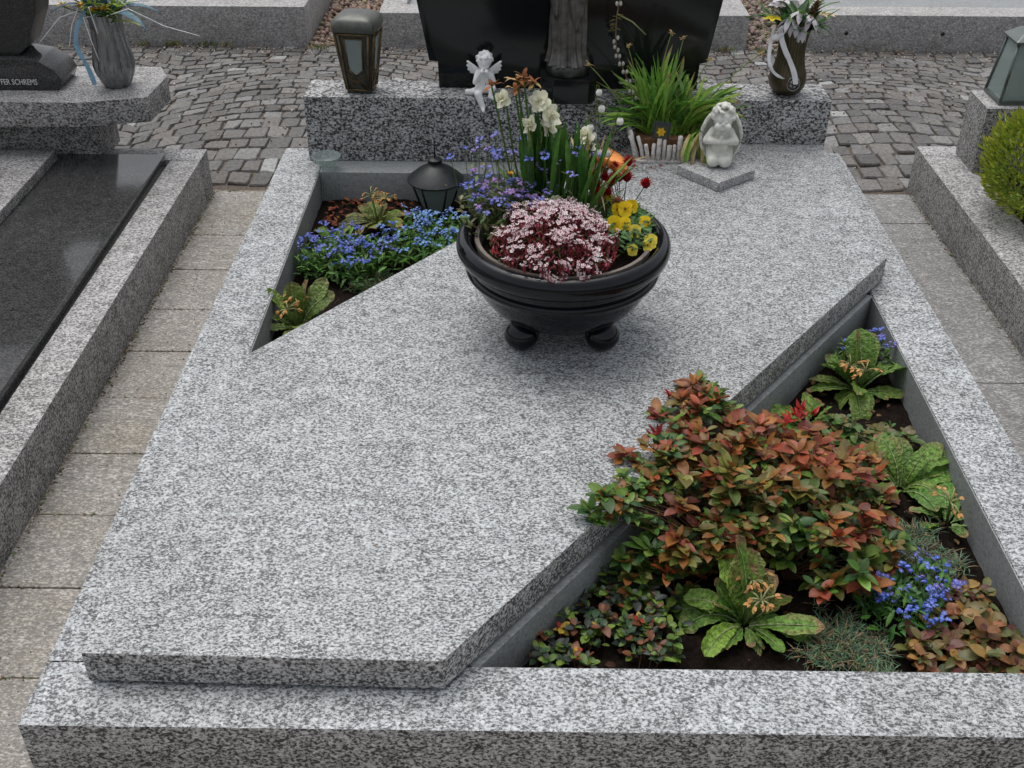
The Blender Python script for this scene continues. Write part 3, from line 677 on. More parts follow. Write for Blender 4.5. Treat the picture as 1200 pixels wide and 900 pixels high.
for side in range(4):
    a = lr + side * pi / 2
    def fp(u, z, off): # point on a tapering face: u across, z up
        d = hw(z) + off; px, py = u, -d
        return (lx + px * cos(a) - py * sin(a), ly + px * sin(a) + py * cos(a), lz + z)
    m_ = MB(); po = [(-.031, .192), (.031, .192), (.025, .085), (.0, .062), (-.024, .085)]
    m_.add([fp(u, z, .0015) for u, z in po] + [fp(u, z, -.004) for u, z in po], [(0, 1, 2, 3, 4)[::-1]] + [(i, (i + 1) % 5, 5 + (i + 1) % 5, 5 + i) for i in range(5)])
    m_.build('window_pane', PANE, ln, sm=False)
    m_ = MB(); q = po + [po[0]]
    for k in range(5): tube_into(m_, [fp(*q[k], .002), fp(*q[k + 1], .002)], .0028, n=6)
    w2 = [(-.054, .206), (.054, .206), (.034, .012), (-.034, .012), (-.050, .205)]
    for k in range(4): tube_into(m_, [fp(*w2[k], .002), fp(*w2[k + 1], .002)], .0042, n=6)
    for o_ in (0, .010):
        tube_into(m_, [fp(-.034, .072 - o_, .0025), fp(.030, .022 - o_ * .6, .0025)], .0016, n=5)
        tube_into(m_, [fp(.034, .072 - o_, .0025), fp(-.030, .022 - o_ * .6, .0025)], .0016, n=5)
    m_.build('window_frame', BRONZE, ln)

bx, by, bz = -0.288, 3.500, 0.062
bl = thing('candle_lantern', 'black iron candle lantern with domed roof and cross standing in the left bed', 'lantern', (bx, by, bz))
link('base', lathe([(0.055, 0), (0.058, .004), (0.058, .014), (.050, .018), (0, .018)], 6, center=(bx, by, bz)), bl, mat=IRON)
link('roof', lathe([(0.088, .112), (0.094, .112), (0.095, .117), (0.088, .124), (0.060, .148), (0.034, .163), (0.022, .168), (0.020, .172), (0.024, .176), (0.024, .186), (0.016, .191), (0.0, .192)], 40, center=(bx, by, bz)), bl, mat=IRON)
m_ = MB(); tube_into(m_, [(bx, by, bz + .19), (bx, by, bz + .262)], .0028, n=6); tube_into(m_, [(bx - .020, by, bz + .236), (bx + .020, by, bz + .236)], .0026, n=6); m_.build('cross', IRON, bl)
for k in range(6):
    a = k * pi / 3; a2 = a + pi / 3
    m_ = MB(); tube_into(m_, [(bx + .052 * cos(a), by + .052 * sin(a), bz + .016), (bx + .086 * cos(a), by + .086 * sin(a), bz + .114)], .0035, n=6); m_.build('bar', IRON, bl)
    m_ = MB(); m_.add([(bx + .050 * cos(a), by + .050 * sin(a), bz + .018), (bx + .050 * cos(a2), by + .050 * sin(a2), bz + .018), (bx + .083 * cos(a2), by + .083 * sin(a2), bz + .112), (bx + .083 * cos(a), by + .083 * sin(a), bz + .112)], [(0, 1, 2, 3)]); m_.build('pane', PANE, bl, sm=False)
link('candle', lathe([(.026, .019), (.026, .085), (.020, .088), (0, .088)], 20, center=(bx, by, bz)), bl, mat=IRON)

rx_, ry_, rz_ = 1.680, 3.722, 0.396
rl = thing('silver_lantern', 'grey metal lantern with tall glass panes on the block at the right edge', 'lantern', (rx_, ry_, rz_))
link('base', loft([rsq(rx_, ry_, .083, .075, .003, rz_ + z, 0) for z in (0.0, .012)]), rl, mat=STEEL)
for sx_, sy_ in ((-1, -1), (1, -1), (1, 1), (-1, 1)):
    m_ = MB(); tube_into(m_, [(rx_ + sx_ * .078, ry_ + sy_ * .070, rz_ + .012), (rx_ + sx_ * .055, ry_ + sy_ * .050, rz_ + .20)], .005, n=6); m_.build('bar', STEEL, rl)
for k in range(4):
    c4 = [(-1, -1), (1, -1), (1, 1), (-1, 1)]; p, q = c4[k], c4[(k + 1) % 4]
    m_ = MB(); m_.add([(rx_ + p[0] * .075, ry_ + p[1] * .067, rz_ + .014), (rx_ + q[0] * .075, ry_ + q[1] * .067, rz_ + .014), (rx_ + q[0] * .053, ry_ + q[1] * .048, rz_ + .2), (rx_ + p[0] * .053, ry_ + p[1] * .048, rz_ + .2)], [(0, 1, 2, 3)]); m_.build('pane', PANE, rl, sm=False)
link('roof', loft([rsq(rx_, ry_, .068, .062, .003, rz_ + .200, 0), rsq(rx_, ry_, .068, .062, .003, rz_ + .206, 0), rsq(rx_, ry_, .03, .028, .003, rz_ + .236, 0)]), rl, mat=STEEL)
link('candle', lathe([(.03, .013), (.03, .11), (0, .112)], 20, center=(rx_, ry_, rz_)), rl, mat=CANDLE)

# ------------------------------------------------------------------ clear grave vase stuck into the soil (left bed)
cx_, cy_ = -0.668, 3.60
cv = thing('spiked_holder', 'empty clear plastic flower holder on thin legs at the back corner of the left bed', 'flower holder', (cx_, cy_, .06))
link('cup', lathe([(.020, .150), (.030, .152), (.040, .166), (.050, .186), (.046, .186), (.036, .168), (.026, .156), (0, .155)], 24, center=(cx_, cy_, .03)), cv, mat=CLEAR)
for dx in (-.014, .022):
    m_ = MB(); tube_into(m_, [(cx_ + dx, cy_ - .005, .18), (cx_ + dx * 1.7, cy_ - .02, .055)], .0022, n=6); m_.build('leg', CLEAR, cv)

# ------------------------------------------------------------------ vases and bouquets
vx, vy, vz = -1.372, 3.700, 0.4205
lv_ = thing('pleated_vase', 'grey pleated metal vase with fading bouquet on the granite shelf, top left', 'vase', (vx, vy, vz))
def pleat(a, z, r): return 1 + 0.17 * abs(sin(4.5 * a + z * 5 + .4 * sin(z * 30))) ** 0.6 - .11
link('body', lathe([(.036, 0), (.042, .004), (.046, .012), (.060, .045), (.066, .075), (.062, .11), (.054, .15), (.050, .19), (.052, .225), (.056, .245), (.052, .245), (.046, .20), (.04, .19), (0, .19)], 96, mod=pleat, center=(vx, vy, vz)), lv_, mat=PEWTER)
bq = thing('dried_bouquet', 'bouquet of yellow flowers, blue leaves and white wires in the pleated grey vase', 'bouquet', (vx, vy, vz + .2))
rr = random.Random(21); top = Vector((vx, vy, vz + .22))
m_ = MB()
for a, e, L_, W_, c_ in ((.2, .15, .20, .034, (.10, .20, .26)), (-.5, .05, .20, .036, (.09, .19, .25)), (2.8, .5, .22, .04, (.05, .10, .13)), (-2.4, .4, .2, .035, (.06, .12, .15)), (1.6, .9, .28, .04, (.06, .13, .16)), (-1.2, 1.1, .26, .04, (.07, .14, .18))):
    leaf(m_, top, a, e + .6, e - 1.0, L_, W_, lance, c_, n=8, rnd=rr)
for k in range(110):
    leaf(m_, top + Vector((rr.uniform(-.05, .05), rr.uniform(-.04, .03), rr.uniform(0, .03))), rr.uniform(0, 6.28), rr.uniform(.4, 1.4), rr.uniform(-.6, .6), rr.uniform(.06, .13), .012, lance, cvar(rr, rr.choice([(.20, .30, .06), (.06, .11, .05), (.36, .42, .08), (.05, .12, .14)]), .3), n=4, rnd=rr)
leaf(m_, top + Vector((.03, -.04, 0)), -.15, .3, -.6, .12, .022, lance, (.34, .40, .10), n=6, rnd=rr)
m_.build('leaves', FOLI, bq)
for k, (dx, dy, dz) in enumerate(((-.11, -.05, .055), (-.085, .0, .08), (-.05, -.06, .055), (-.01, -.06, .045), (.025, -.05, .05), (.045, -.02, .075), (.02, .03, .10), (-.02, .0, .10))):
    m_ = MB(); c0 = top + Vector((dx, dy, dz))
    for j in range(26):
        leaf(m_, c0, rr.uniform(0, 6.28), rr.uniform(-.3, 1.4), rr.uniform(-.3, .8), rr.uniform(.014, .024), .008, oval, cvar(rr, rr.choice([(.75, .55, .06), (.65, .65, .12), (.7, .3, .05)]), .2), n=2, rnd=rr)
    tube_into(m_, [top, c0], .0015, n=4, col=(.1, .16, .04)); m_.build('flower', PETAL, bq)
for pts in ([(0, 0, 0), (.03, -.06, .03), (.10, -.05, .05), (.20, -.03, -.01), (.31, -.02, -.045)], [(0, -.02, .02), (-.04, -.08, .03), (-.02, -.10, -.05), (-.015, -.085, -.11)], [(-.03, -.02, .05), (-.13, -.05, .02), (-.21, -.06, -.06)], [(-.05, -.03, .08), (-.09, -.06, .0), (-.11, -.07, -.07)], [(.0, -.02, .05), (-.02, -.07, .06), (.0, -.09, -.02)], [(-.08, 0, .08), (.03, -.05, .12), (.10, -.06, .06)]):
    m_ = MB(); P_ = [Vector(p) for p in pts]; q = []
    for k in range(len(P_) - 1):
        for j in range(5): q.append(top + P_[k].lerp(P_[k + 1], j / 5))
    q.append(top + P_[-1]); tube_into(m_, q, .0018, .0012, 5); m_.build('wire', RIBBON, bq)
def ribbon(pts, w, mat, parent, name='ribbon', side=Vector((1, 0, .2))):
    P_ = [Vector(p) for p in pts]; q = []
    for k in range(len(P_) - 1):
        p0, p1, p2, p3 = P_[max(k - 1, 0)], P_[k], P_[k + 1], P_[min(k + 2, len(P_) - 1)]
        for j in range(8):
            t = j / 8; q.append(0.5 * ((2 * p1) + (p2 - p0) * t + (2 * p0 - 5 * p1 + 4 * p2 - p3) * t * t + (3 * p1 - p0 - 3 * p2 + p3) * t ** 3))
    q.append(P_[-1]); m_ = MB(); vs_ = []
    for k, p in enumerate(q):
        s = (side.normalized() + Vector((0, .25 * sin(k * .5), .15 * cos(k * .4)))).normalized() * w / 2
        vs_ += [p - s, p + Vector((0, -w * .12, 0)), p + s]
    n_ = len(q); q0 = len(vs_); vs_ += [v + Vector((0, .0008, 0)) for v in vs_]
    fs = [(k * 3 + i, k * 3 + i + 1, k * 3 + i + 4, k * 3 + i + 3) for k in range(n_ - 1) for i in range(2)]
    fs += [tuple(q0 + j for j in f[::-1]) for f in fs]
    m_.add(vs_, fs); return m_.build(name, mat, parent)
ribbon([top + Vector(p) for p in ((-.04, -.03, .05), (-.075, -.06, -.01), (-.085, -.07, -.07), (-.06, -.08, -.13), (-.045, -.085, -.19))], .016, BLUE_RIB, bq)

wx, wy, wz = 0.908, 3.768, 0.3905
vz_ = thing('bronze_vase', 'fluted dark bronze vase with bulging foot on the right end of the coarse block', 'vase', (wx, wy, wz))
def flute(a, z, r): return 1 + (0.022 * sin(30 * a + z * 8) * min(1, max(0, (z - .05) / .05)) if z > .05 else 0)
BR_V = plain('olive_bronze', (0.085, 0.072, 0.042), 0.34, 0.7, var=0.3, scale=25, bump=0.05)
link('body', lathe([(.028, 0), (.034, .002), (.048, .010), (.060, .028), (.064, .050), (.060, .072), (.052, .095), (.046, .125), (.045, .155), (.048, .19), (.055, .225), (.058, .238), (.054, .238), (.044, .19), (0, .18)], 150, mod=flute, center=(wx, wy, wz)), vz_, mat=BR_V)
m_ = MB()
for rad_, dz in ((.021, 0), (.012, 0)):
    ring = [(wx + .008 + rad_ * cos(a), wy - .061, wz + .052 + rad_ * 1.1 * sin(a)) for a in [2 * pi * k / 20 for k in range(21)]]
    tube_into(m_, ring, .0028, n=6)
for k in range(5): ball_into(m_, (wx + .008 + .010 * cos(k * 1.26), wy - .063, wz + .052 + .010 * sin(k * 1.26)), .006, seg=8, rings=6)
m_.build('rosette', PEWTER, vz_)
bq = thing('fresh_bouquet', 'bouquet with white lilies, brown cone and green leaves in the bronze vase, top right', 'bouquet', (wx, wy, wz + .2))
top = Vector((wx, wy, wz + .215)); m_ = MB()
for k in range(90):
    leaf(m_, top + Vector((rr.uniform(-.04, .04), rr.uniform(-.04, .04), .0)), rr.uniform(0, 6.28), rr.uniform(.2, 1.5), rr.uniform(-.8, .7), rr.uniform(.06, .16), rr.uniform(.010, .03), lance, cvar(rr, rr.choice([(.03, .08, .02), (.04, .11, .03), (.10, .20, .04)]), .3), n=5, rnd=rr)
for (a, e, L_) in ((2.9, .3, .17), (3.3, .1, .15), (2.5, .4, .16), (.1, .3, .13), (.5, .2, .12), (3.0, -.2, .12)):
    leaf(m_, top, a, e + .5, e - .9, L_, .007, lance, (.32, .42, .10), n=7, rnd=rr)
m_.build('leaves', FOLI, bq)
def lily(c0, col, yaw, down, name='flower', L_=.055):
    m_ = MB()
    for k in range(6):
        leaf(m_, c0, yaw + k * pi / 3, down, down - .8, L_, .020, oval, cvar(rr, col, .06), n=4, rnd=rr)
    for k in range(5): tube_into(m_, [c0, c0 + Vector((rr.uniform(-.01, .01), -.014, rr.uniform(-.012, .012)))], .001, n=4, col=(.5, .3, .05))
    return m_.build(name, PETAL, bq)
for p, d in (((-.012, -.055, .045), -.9), ((.012, -.06, .03), -1.0), ((-.03, -.045, .055), -.5), ((.035, -.05, .06), -.6), ((.0, -.05, .075), -.3), ((-.05, .01, .09), .4), ((.02, .02, .11), .6)):
    lily(top + Vector(p), (.74, .70, .76), rr.uniform(0, 3), d)
lily(top + Vector((-.085, -.03, .045)), (.8, .65, .04), .3, .3, L_=.034); lily(top + Vector((.10, .0, .05)), (.75, .6, .4), .3, .3, L_=.03)
lily(top + Vector((-.07, -.0, .075)), (.84, .80, .82), .3, .5, L_=.034)
m_ = MB()
for k in range(90):
    t = k / 90; a = k * 2.4; ctr = top + Vector((.030 + .03 * t, -.02, -.005 + .10 * t)); rad_ = .020 * sin(pi * (t * .8 + .15))
    leaf(m_, ctr + Vector((cos(a) * rad_ * .5, sin(a) * rad_ * .5, 0)), a, .9, .1, .016, .011, oval, cvar(rr, (.09, .05, .03), .3), n=2, rnd=rr)
m_.build('cone', DRYM, bq)
ribbon([top + Vector(p) for p in ((-.055, -.04, .02), (-.052, -.052, -.01), (-.035, -.060, -.05), (-.012, -.062, -.09), (.004, -.068, -.125), (.014, -.071, -.160))], .018, RIBBON, bq)
ribbon([top + Vector(p) for p in ((-.075, -.03, .02), (-.085, -.05, -.04), (-.085, -.07, -.085), (-.07, -.075, -.115), (-.045, -.072, -.135), (-.030, -.070, -.142))], .012, RIBBON, bq)
ribbon([top + Vector(p) for p in ((-.07, -.045, .0), (-.06, -.06, .025), (-.03, -.05, .03), (-.05, -.055, .0), (-.085, -.05, -.01))], .016, RIBBON, bq, side=Vector((.3, 0, 1)))

# ------------------------------------------------------------------ picket planter with daffodil leaves
pl_ = thing('picket_planter', 'small whitewashed twig picket planter lined with brown fibre on the slab', 'planter', (0.475, 3.58, S))
m_ = loft([rsq(0.485, 3.590, .092, .055, .02, S + .009), rsq(0.485, 3.590, .098, .058, .02, S + .05), rsq(0.485, 3.590, .102, .060, .02, S + .074), rsq(.485, 3.590, .09, .050, .02, S + .070)])
link('liner', m_, pl_, mat=COIR)
rr = random.Random(31)
hts = [.085, .088, .064, .066, .086, .083, .060, .062, .092, .075, .07, .085]
x = 0.385
for k, h in enumerate(hts):
    w = rr.choice([.0075, .0095, .0135, .007, .011]); x += w
    lean = -.035 * max(0, (3 - k) / 3)
    m_ = MB(); yy = 3.516 + .02 * max(0, (2 - k) / 2) + rr.uniform(-.002, .002)
    tube_into(m_, [(x, yy, S + .002), (x + lean * .4, yy - .002, S + h * .5), (x + lean, yy - .006, S + h)], w * .95, w * .85, 8); m_.build('picket', WOODW, pl_)
    x += w + .0004
for sx_ in (0.383, x + .002):
    for k in range(7):
        m_ = MB(); yy = 3.53 + k * .018; o_ = -1 if sx_ < .4 else 1
        tube_into(m_, [(sx_, yy, S + .002), (sx_ + o_ * .008, yy, S + .04), (sx_ + o_ * .022, yy, S + rr.uniform(.075, .1))], .008, .007, 8); m_.build('picket', WOODW, pl_)
link('base_board', prism(rect(0.382, x + .004, 3.506, 3.665), S + .0005, S + .008, .001), pl_, mat=WOODW)
pc = thing('plant_label', 'small black plant card with a yellow flower picture stuck in the picket planter', 'label', (.455, 3.518, S + .07))
def card(x0, x1, z0, z1, y, th, name, mat, tilt=.12, col=None):
    me = prism(rect(x0, x1, -th, 0), z0, z1, 0.0005, 1)
    me.transform(Matrix.Translation((0, y, 0)) @ Matrix.Translation((.455, 0, z0)) @ Matrix.Rotation(tilt, 4, 'Y') @ Matrix.Rotation(-.3, 4, 'X') @ Matrix.Translation((-.455, 0, -z0)))
    return link(name, me, pc, mat=mat)
card(.428, .484, S + .082, S + .140, 3.508, .0015, 'card', TAGM)
m_ = MB(); tube_into(m_, [(.455, 3.512, S + .03), (.455, 3.507, S + .085)], .003, n=6); m_.build('stake', TAGM, pc)
m_ = MB(); c0 = Vector((.458, 3.514, S + .106)); ux, uz = Vector((1, 0, -.12)).normalized(), Vector((.12, .30, 1)).normalized(); nn = Vector((0, -1, .3)).normalized()
def quadp(c, a, b_, off=.0034): return [c + ux * a0 + uz * b0 + nn * off for a0, b0 in ((-a, -b_), (a, -b_), (a, b_), (-a, b_))]
m_.add(quadp(c0, .020, .019, .0032), [(0, 1, 2, 3)], (.10, .09, .05))
for k in range(6):
    a = k * pi / 3 + .2; d = ux * cos(a) + uz * sin(a); s = ux * -sin(a) + uz * cos(a)
    m_.add([c0 + nn * .0040, c0 + d * .009 + s * .005 + nn * .0042, c0 + d * .016 + nn * .0042, c0 + d * .009 - s * .005 + nn * .0042], [(0, 1, 2, 3)], (.80, .55, .03))
m_.add([c0 + nn * .005 + (ux * cos(a) + uz * sin(a)) * .005 for a in [k * pi / 4 for k in range(8)]], [tuple(range(8))], (.75, .35, .02))
m_.build('picture', PETAL, pc, sm=False)

def straps(m_, ctr, n_, L0, L1, W0, W1, rx, ry, pal_, rr, p0=(.9, 1.5), p1=(-.9, .8), tips=(.35, .25, .10), yawf=None, ptip=.4, kink=0):
    for k in range(n_):
        yaw = rr.uniform(0, 2 * pi) if yawf is None else yawf(rr)
        b0 = (ctr[0] + rr.uniform(-rx, rx), ctr[1] + rr.uniform(-ry, ry), ctr[2] + rr.uniform(-.005, .01))
        leaf(m_, b0, yaw, rr.uniform(*p0), rr.uniform(*p1), rr.uniform(L0, L1), rr.uniform(W0, W1), strap, cvar(rr, rr.choice(pal_), .2), tips if rr.random() < ptip else None, rr.uniform(.08, .3), n=9, fold=.35, roll=rr.uniform(-.6, .6), rnd=rr, bend=rr.uniform(-.5, .5))
GR = [(.06, .15, .025), (.08, .19, .03), (.11, .22, .04), (.16, .25, .05), (.045, .11, .02)]
df = thing('daffodil_clump', 'dense clump of long arching daffodil leaves with withered tips in the picket planter', 'plant', (.48, 3.59, S + .06))
rr = random.Random(41); m_ = MB()
LG = [(.10, .21, .035), (.15, .27, .045), (.20, .32, .06), (.28, .37, .08), (.08, .17, .03)]
straps(m_, (.478, 3.615, S + .07), 120, .13, .28, .010, .015, .045, .025, LG, rr, p0=(.7, 1.45), p1=(-1.3, .6), yawf=lambda q_: q_.uniform(-.25, 3.4))
straps(m_, (.478, 3.60, S + .07), 40, .10, .20, .010, .014, .045, .025, LG, rr, p0=(1.2, 1.55), p1=(.3, 1.3))
straps(m_, (.555, 3.60, S + .07), 100, .12, .25, .009, .014, .035, .03, LG[1:] + [(.32, .36, .10)], rr, p1=(-1.0, .5), yawf=lambda q_: q_.uniform(-.9, 2.6))
straps(m_, (.585, 3.55, S + .075), 34, .12, .19, .008, .012, .025, .02, LG[1:4] + [(.34, .30, .12), (.40, .32, .15)], rr, p0=(.3, 1.0), p1=(-1.9, -1.3), yawf=lambda q_: q_.uniform(-2.2, -.3))
straps(m_, (.44, 3.60, S + .06), 26, .25, .31, .009, .013, .03, .02, LG[:3], rr, p0=(1.2, 1.55), p1=(.8, 1.5))
straps(m_, (.42, 3.60, S + .07), 14, .16, .22, .009, .013, .02, .02, LG[:4], rr, p0=(.5, .9), p1=(-.5, .1), yawf=lambda q_: q_.uniform(2.7, 3.7))
m_.build('leaves', FOLI, df)
for (dx, dy, L_, lean, yaw_) in ((-.05, 0, .30, -.08, 2.2), (-.02, .01, .34, .1, 1.5), (.02, .0, .33, .05, .5), (.06, 0, .26, .1, .2), (-.09, 0, .24, -.2, 3.0), (.10, .0, .28, .3, 0.1)):
    m_ = MB(); b0 = Vector((.46 + dx, 3.6 + dy, S + .06)); q = [b0 + Vector((lean * t * t * .5 + dx * t * .6, 0, L_ * t)) for t in [k / 8 for k in range(9)]]
    tube_into(m_, q, .0022, .0016, 5, col=(.20, .28, .08)); e = q[-1]
    for k in range(7): leaf(m_, e, rr.uniform(0, 6.28), rr.uniform(-.5, 1.3), rr.uniform(-1, .5), rr.uniform(.012, .022), .006, lance, cvar(rr, (.42, .27, .13), .25), n=3, rnd=rr)
    ball_into(m_, e, .006, (.35, .30, .12), 6, 5); m_.build('withered_bloom', DRYM, df)
# catkin twig
ct = thing('catkin_twig', 'upright willow twig with a string of white catkins in front of the black headstone', 'twig', (.325, 3.655, .40))
rr = random.Random(43)
q = [Vector((.415 - .1 * min(1, t * 2.6) ** .8 + (.012 * sin(t * 9)), 3.62 - .01 * t + .05 * min(1, t * 3), S + .06 + .66 * t)) for t in [k / 24 for k in range(25)]]
m_ = MB(); tube_into(m_, q, .0026, .0016, 6, col=(.23, .15, .09)); m_.build('stem', DRYM, ct)
k = 0
for i in range(4, 25):
    if 12 <= i <= 14: continue
    for s in (-1, 1):
        m_ = MB(); c0 = q[i] + Vector((s * .006, -.004, rr.uniform(-.008, .008)))
        ball_into(m_, c0, .0066, cvar(rr, (.62, .62, .56), .1), 8, 6, (.8, .8, 1.2)); m_.build('catkin', PETAL, ct)
m_ = MB()
for k in range(16): leaf(m_, q[13] + Vector((0, 0, rr.uniform(-.03, .02))), rr.choice([3.1, 3.4, -.3]), rr.uniform(-.3, 1), -.8, rr.uniform(.012, .03), .006, lance, cvar(rr, (.34, .28, .08), .2), n=3, rnd=rr)
tube_into(m_, [q[14], q[14] + Vector((.05, -.01, -.022)), q[14] + Vector((.095, -.02, -.06))], .0028, .002, 5, col=(.26, .30, .13))
m_.build('leaves', DRYM, ct)

# ------------------------------------------------------------------ footed bowl
BX, BY = 0.104, 2.445
HZ = lambda z: z if z < .045 else .045 + (z - .045) * 1.22
bw = thing('flower_bowl', 'large round black glazed bowl on four ball feet in the middle of the slab', 'flower bowl', (BX, BY, S))
pr = [(0.0, .045), (.10, .046), (.135, .052), (.165, .066), (.192, .086), (.214, .110), (.230, .134), (.236, .145), (.244, .147), (.247, .152), (.244, .158), (.239, .160), (.243, .168), (.246, .176), (.247, .180),
    (.258, .183), (.266, .190), (.2695, .200), (.269, .210), (.264, .219), (.256, .225), (.247, .227), (.240, .224), (.232, .214), (.226, .200), (.215, .17), (.19, .13), (.0, .10)]
link('bowl_shell', lathe([(a * .965, HZ(b_)) for a, b_ in pr], 128, center=(BX, BY, S)), bw, mat=GLAZE)
for k in range(4):
    a = pi / 4 + k * pi / 2; fx, fy = BX + .140 * cos(a), BY + .140 * sin(a)
    link('foot', lathe([(0, .0005), (.012, .001), (.025, .005), (.036, .016), (.0425, .030), (.043, .040), (.039, .054), (.031, .064), (.022, .071), (.023, .09), (0, .09)], 32, center=(fx, fy, S)), bw, mat=GLAZE)
ip = tag(link('inner_pot', lathe([(a * .965, HZ(b_)) for a, b_ in [(.18, .12), (.208, .205), (.212, .218), (.2225, .219), (.2235, .214), (.221, .205), (.19, .125)]], 96, center=(BX, BY, S)), origin=(BX, BY, S + .12), mat=POT), 'plain grey brown inner pot ring sitting inside the black bowl', 'pot')
me = lathe([(.203, .222), (.15, .238), (.07, .246), (.0, .248)], 64, mod=lambda a, z, r: 1 + .01 * sin(a * 13), center=(BX, BY, S), closed=True)
kind(link('potting_soil', me, origin=(BX, BY, S + .19), mat=SOIL), 'stuff', 'dark potting soil in the bowl')

# ------------------------------------------------------------------ plants: makers
def inst(name, me, parent, loc, rot=(0, 0, 0), s=1.0):
    o = bpy.data.objects.new(name, me); COL.objects.link(o); o.parent = parent
    o.location = Vector(loc) - wloc(parent); o.rotation_euler = rot; o.scale = (s, s, s); return o

def primula(loc, label, n, L, seed, colr=(.085, .18, .032), up=1.15, dead=0.3, sectors=None, flowers=1, group='primulas with crinkled leaves'):
    r = random.Random(seed); t = thing('primula', label, 'plant', loc, group)
    m_ = MB()
    for k in range(n):
        if sectors: a, e0, e1, l = sectors[k % len(sectors)]; a += r.uniform(-.22, .22); l *= r.uniform(.62, 1.08); e0 += r.uniform(-.1, .25); e1 += r.uniform(-.6, .3)
        else:
            a = 2 * pi * k / n + r.uniform(-.25, .25); inner = k % 3 == 0
            e0 = r.uniform(.9, 1.3) if inner else r.uniform(.35, .8); e1 = e0 - r.uniform(.5, 1.5); l = L * (r.uniform(.6, .8) if inner else r.uniform(.8, 1.15))
        c = cvar(r, vmix(colr, (.20, .26, .05), r.random() * .7), .2); tip = (.34, .20, .10) if r.random() < dead else ((.17, .18, .05) if r.random() < .6 else None)
        leaf(m_, (loc[0] + .012 * cos(a), loc[1] + .012 * sin(a), loc[2]), a, e0 * up, e1, l, l * r.uniform(.30, .44), oblan, c, tip, r.uniform(.10, .28), n=16, fold=r.uniform(.05, .3),
             roll=r.uniform(-.5, .5), wave=.12, rnd=r, bend=r.uniform(-.7, .7), midrib=(.36, .42, .20), fine=True, ragged=.12)
    m_.build('leaves', LEAF_CR, t)
    for k in range(flowers):
        m_ = MB(); a = r.uniform(0, 6.28); b0 = Vector(loc); e = b0 + Vector((.03 * cos(a), .03 * sin(a), .075 + r.uniform(0, .02)))
        tube_into(m_, [b0, b0.lerp(e, .5) + Vector((0, 0, .01)), e], .0035, .003, 6, col=(.16, .22, .07))
        for j in range(9):
            y_ = r.uniform(0, 6.28); d = Vector((cos(y_), sin(y_), r.uniform(-.1, .9))).normalized(); f = e + d * r.uniform(.022, .035)
            tube_into(m_, [e, e.lerp(f, .5) + Vector((0, 0, .004)), f], .0012, .0022, 5, col=(.34, .34, .16))
            for q in range(3): leaf(m_, f, y_ + r.uniform(-.8, .8), r.uniform(-.9, .5), r.uniform(-1.4, -.2), r.uniform(.010, .018), .008, lance, cvar(r, (.50, .27, .10), .3), n=3, wave=.2, rnd=r)
        m_.build('withered_flower', DRYM, t)
    return t

def fmn_head(seed, col, n=6, rad=.011):
    r = random.Random(seed); m_ = MB()
    for k in range(n):
        a = r.uniform(0, 6.28); q = rad * sqrt(r.random()); c = Vector((q * cos(a), q * sin(a), r.uniform(0, .008)))
        nx, ny = r.uniform(-.5, .5), r.uniform(-.8, .2); up = Vector((nx, ny, 1)).normalized(); s = up.cross(Vector((0, 1, 0))).normalized(); w = s.cross(up)
        fc = cvar(r, col, .18); ph = r.uniform(0, 1.2); R_ = r.uniform(.0036, .0048)
        for j in range(5):
            b_ = ph + j * 2 * pi / 5; d = s * cos(b_) + w * sin(b_); e = s * -sin(b_) + w * cos(b_)
            m_.add([c, c + d * R_ * .55 - e * R_ * .46 + up * .0004, c + d * R_ * 1.02 - e * R_ * .25 + up * .0008, c + d * R_ * 1.02 + e * R_ * .25 + up * .0008, c + d * R_ * .55 + e * R_ * .46 + up * .0004], [(0, 1, 2, 3, 4)], fc)
        m_.add([c + (s * cos(x) + w * sin(x)) * .0009 + up * .0009 for x in [i * pi / 3 for i in range(6)]], [tuple(range(6))], (.85, .75, .25))
        tube_into(m_, [c, Vector((0, 0, -.014))], .0005, n=3, col=(.12, .18, .05), cap=False)
    return m_.mesh('flower_head')

def forget_me_not(loc, label, pts, h, seed, cols, leaf_pal, nleaf, group='forget-me-nots in bloom', LL=(.02, .04), heads_per=1, straggle=0, cx=None):
    r = random.Random(seed); t = thing('forget_me_not', label, 'plant', loc, group); m_ = MB()
    hm = []
    for i, c in enumerate(cols):
        for j in range(3): me = fmn_head(seed * 10 + i * 3 + j, c); me.materials.append(PETAL); hm.append(me)
    for (x, y, rad, n) in pts:
        for k in range(n):
            a = r.uniform(0, 6.28); q = rad * sqrt(r.random()); p = Vector((x + q * cos(a), y + q * sin(a), loc[2] + h * r.uniform(.72, 1.12)))
            b0 = Vector((x + q * cos(a) * .55, y + q * sin(a) * .55, loc[2])); mid = b0.lerp(p, .55) + Vector((0, 0, .015))
            tube_into(m_, [b0, mid, p], .0011, .0008, 4, col=(.10, .17, .05), cap=False)
            o = inst('flower_head', r.choice(hm), t, p, (r.uniform(-.3, .3), r.uniform(-.3, .3), r.uniform(0, 6.28)), r.uniform(.8, 1.15))
        for k in range(int(nleaf * n / 10)):
            a = r.uniform(0, 6.28); q = rad * 1.08 * sqrt(r.random()); z = loc[2] + h * r.uniform(.05, .88) * (1 - .35 * (q / rad) ** 2)
            leaf(m_, (x + q * cos(a), y + q * sin(a), z), r.uniform(0, 6.28), r.uniform(.1, 1.2), r.uniform(-.6, .6), r.uniform(*LL), r.uniform(.007, .012), oval, cvar(r, r.choice(leaf_pal), .25), n=3, fold=.3, roll=r.uniform(-.5, .5), rnd=r)
    m_.build('leaves', FOLI, t); return t

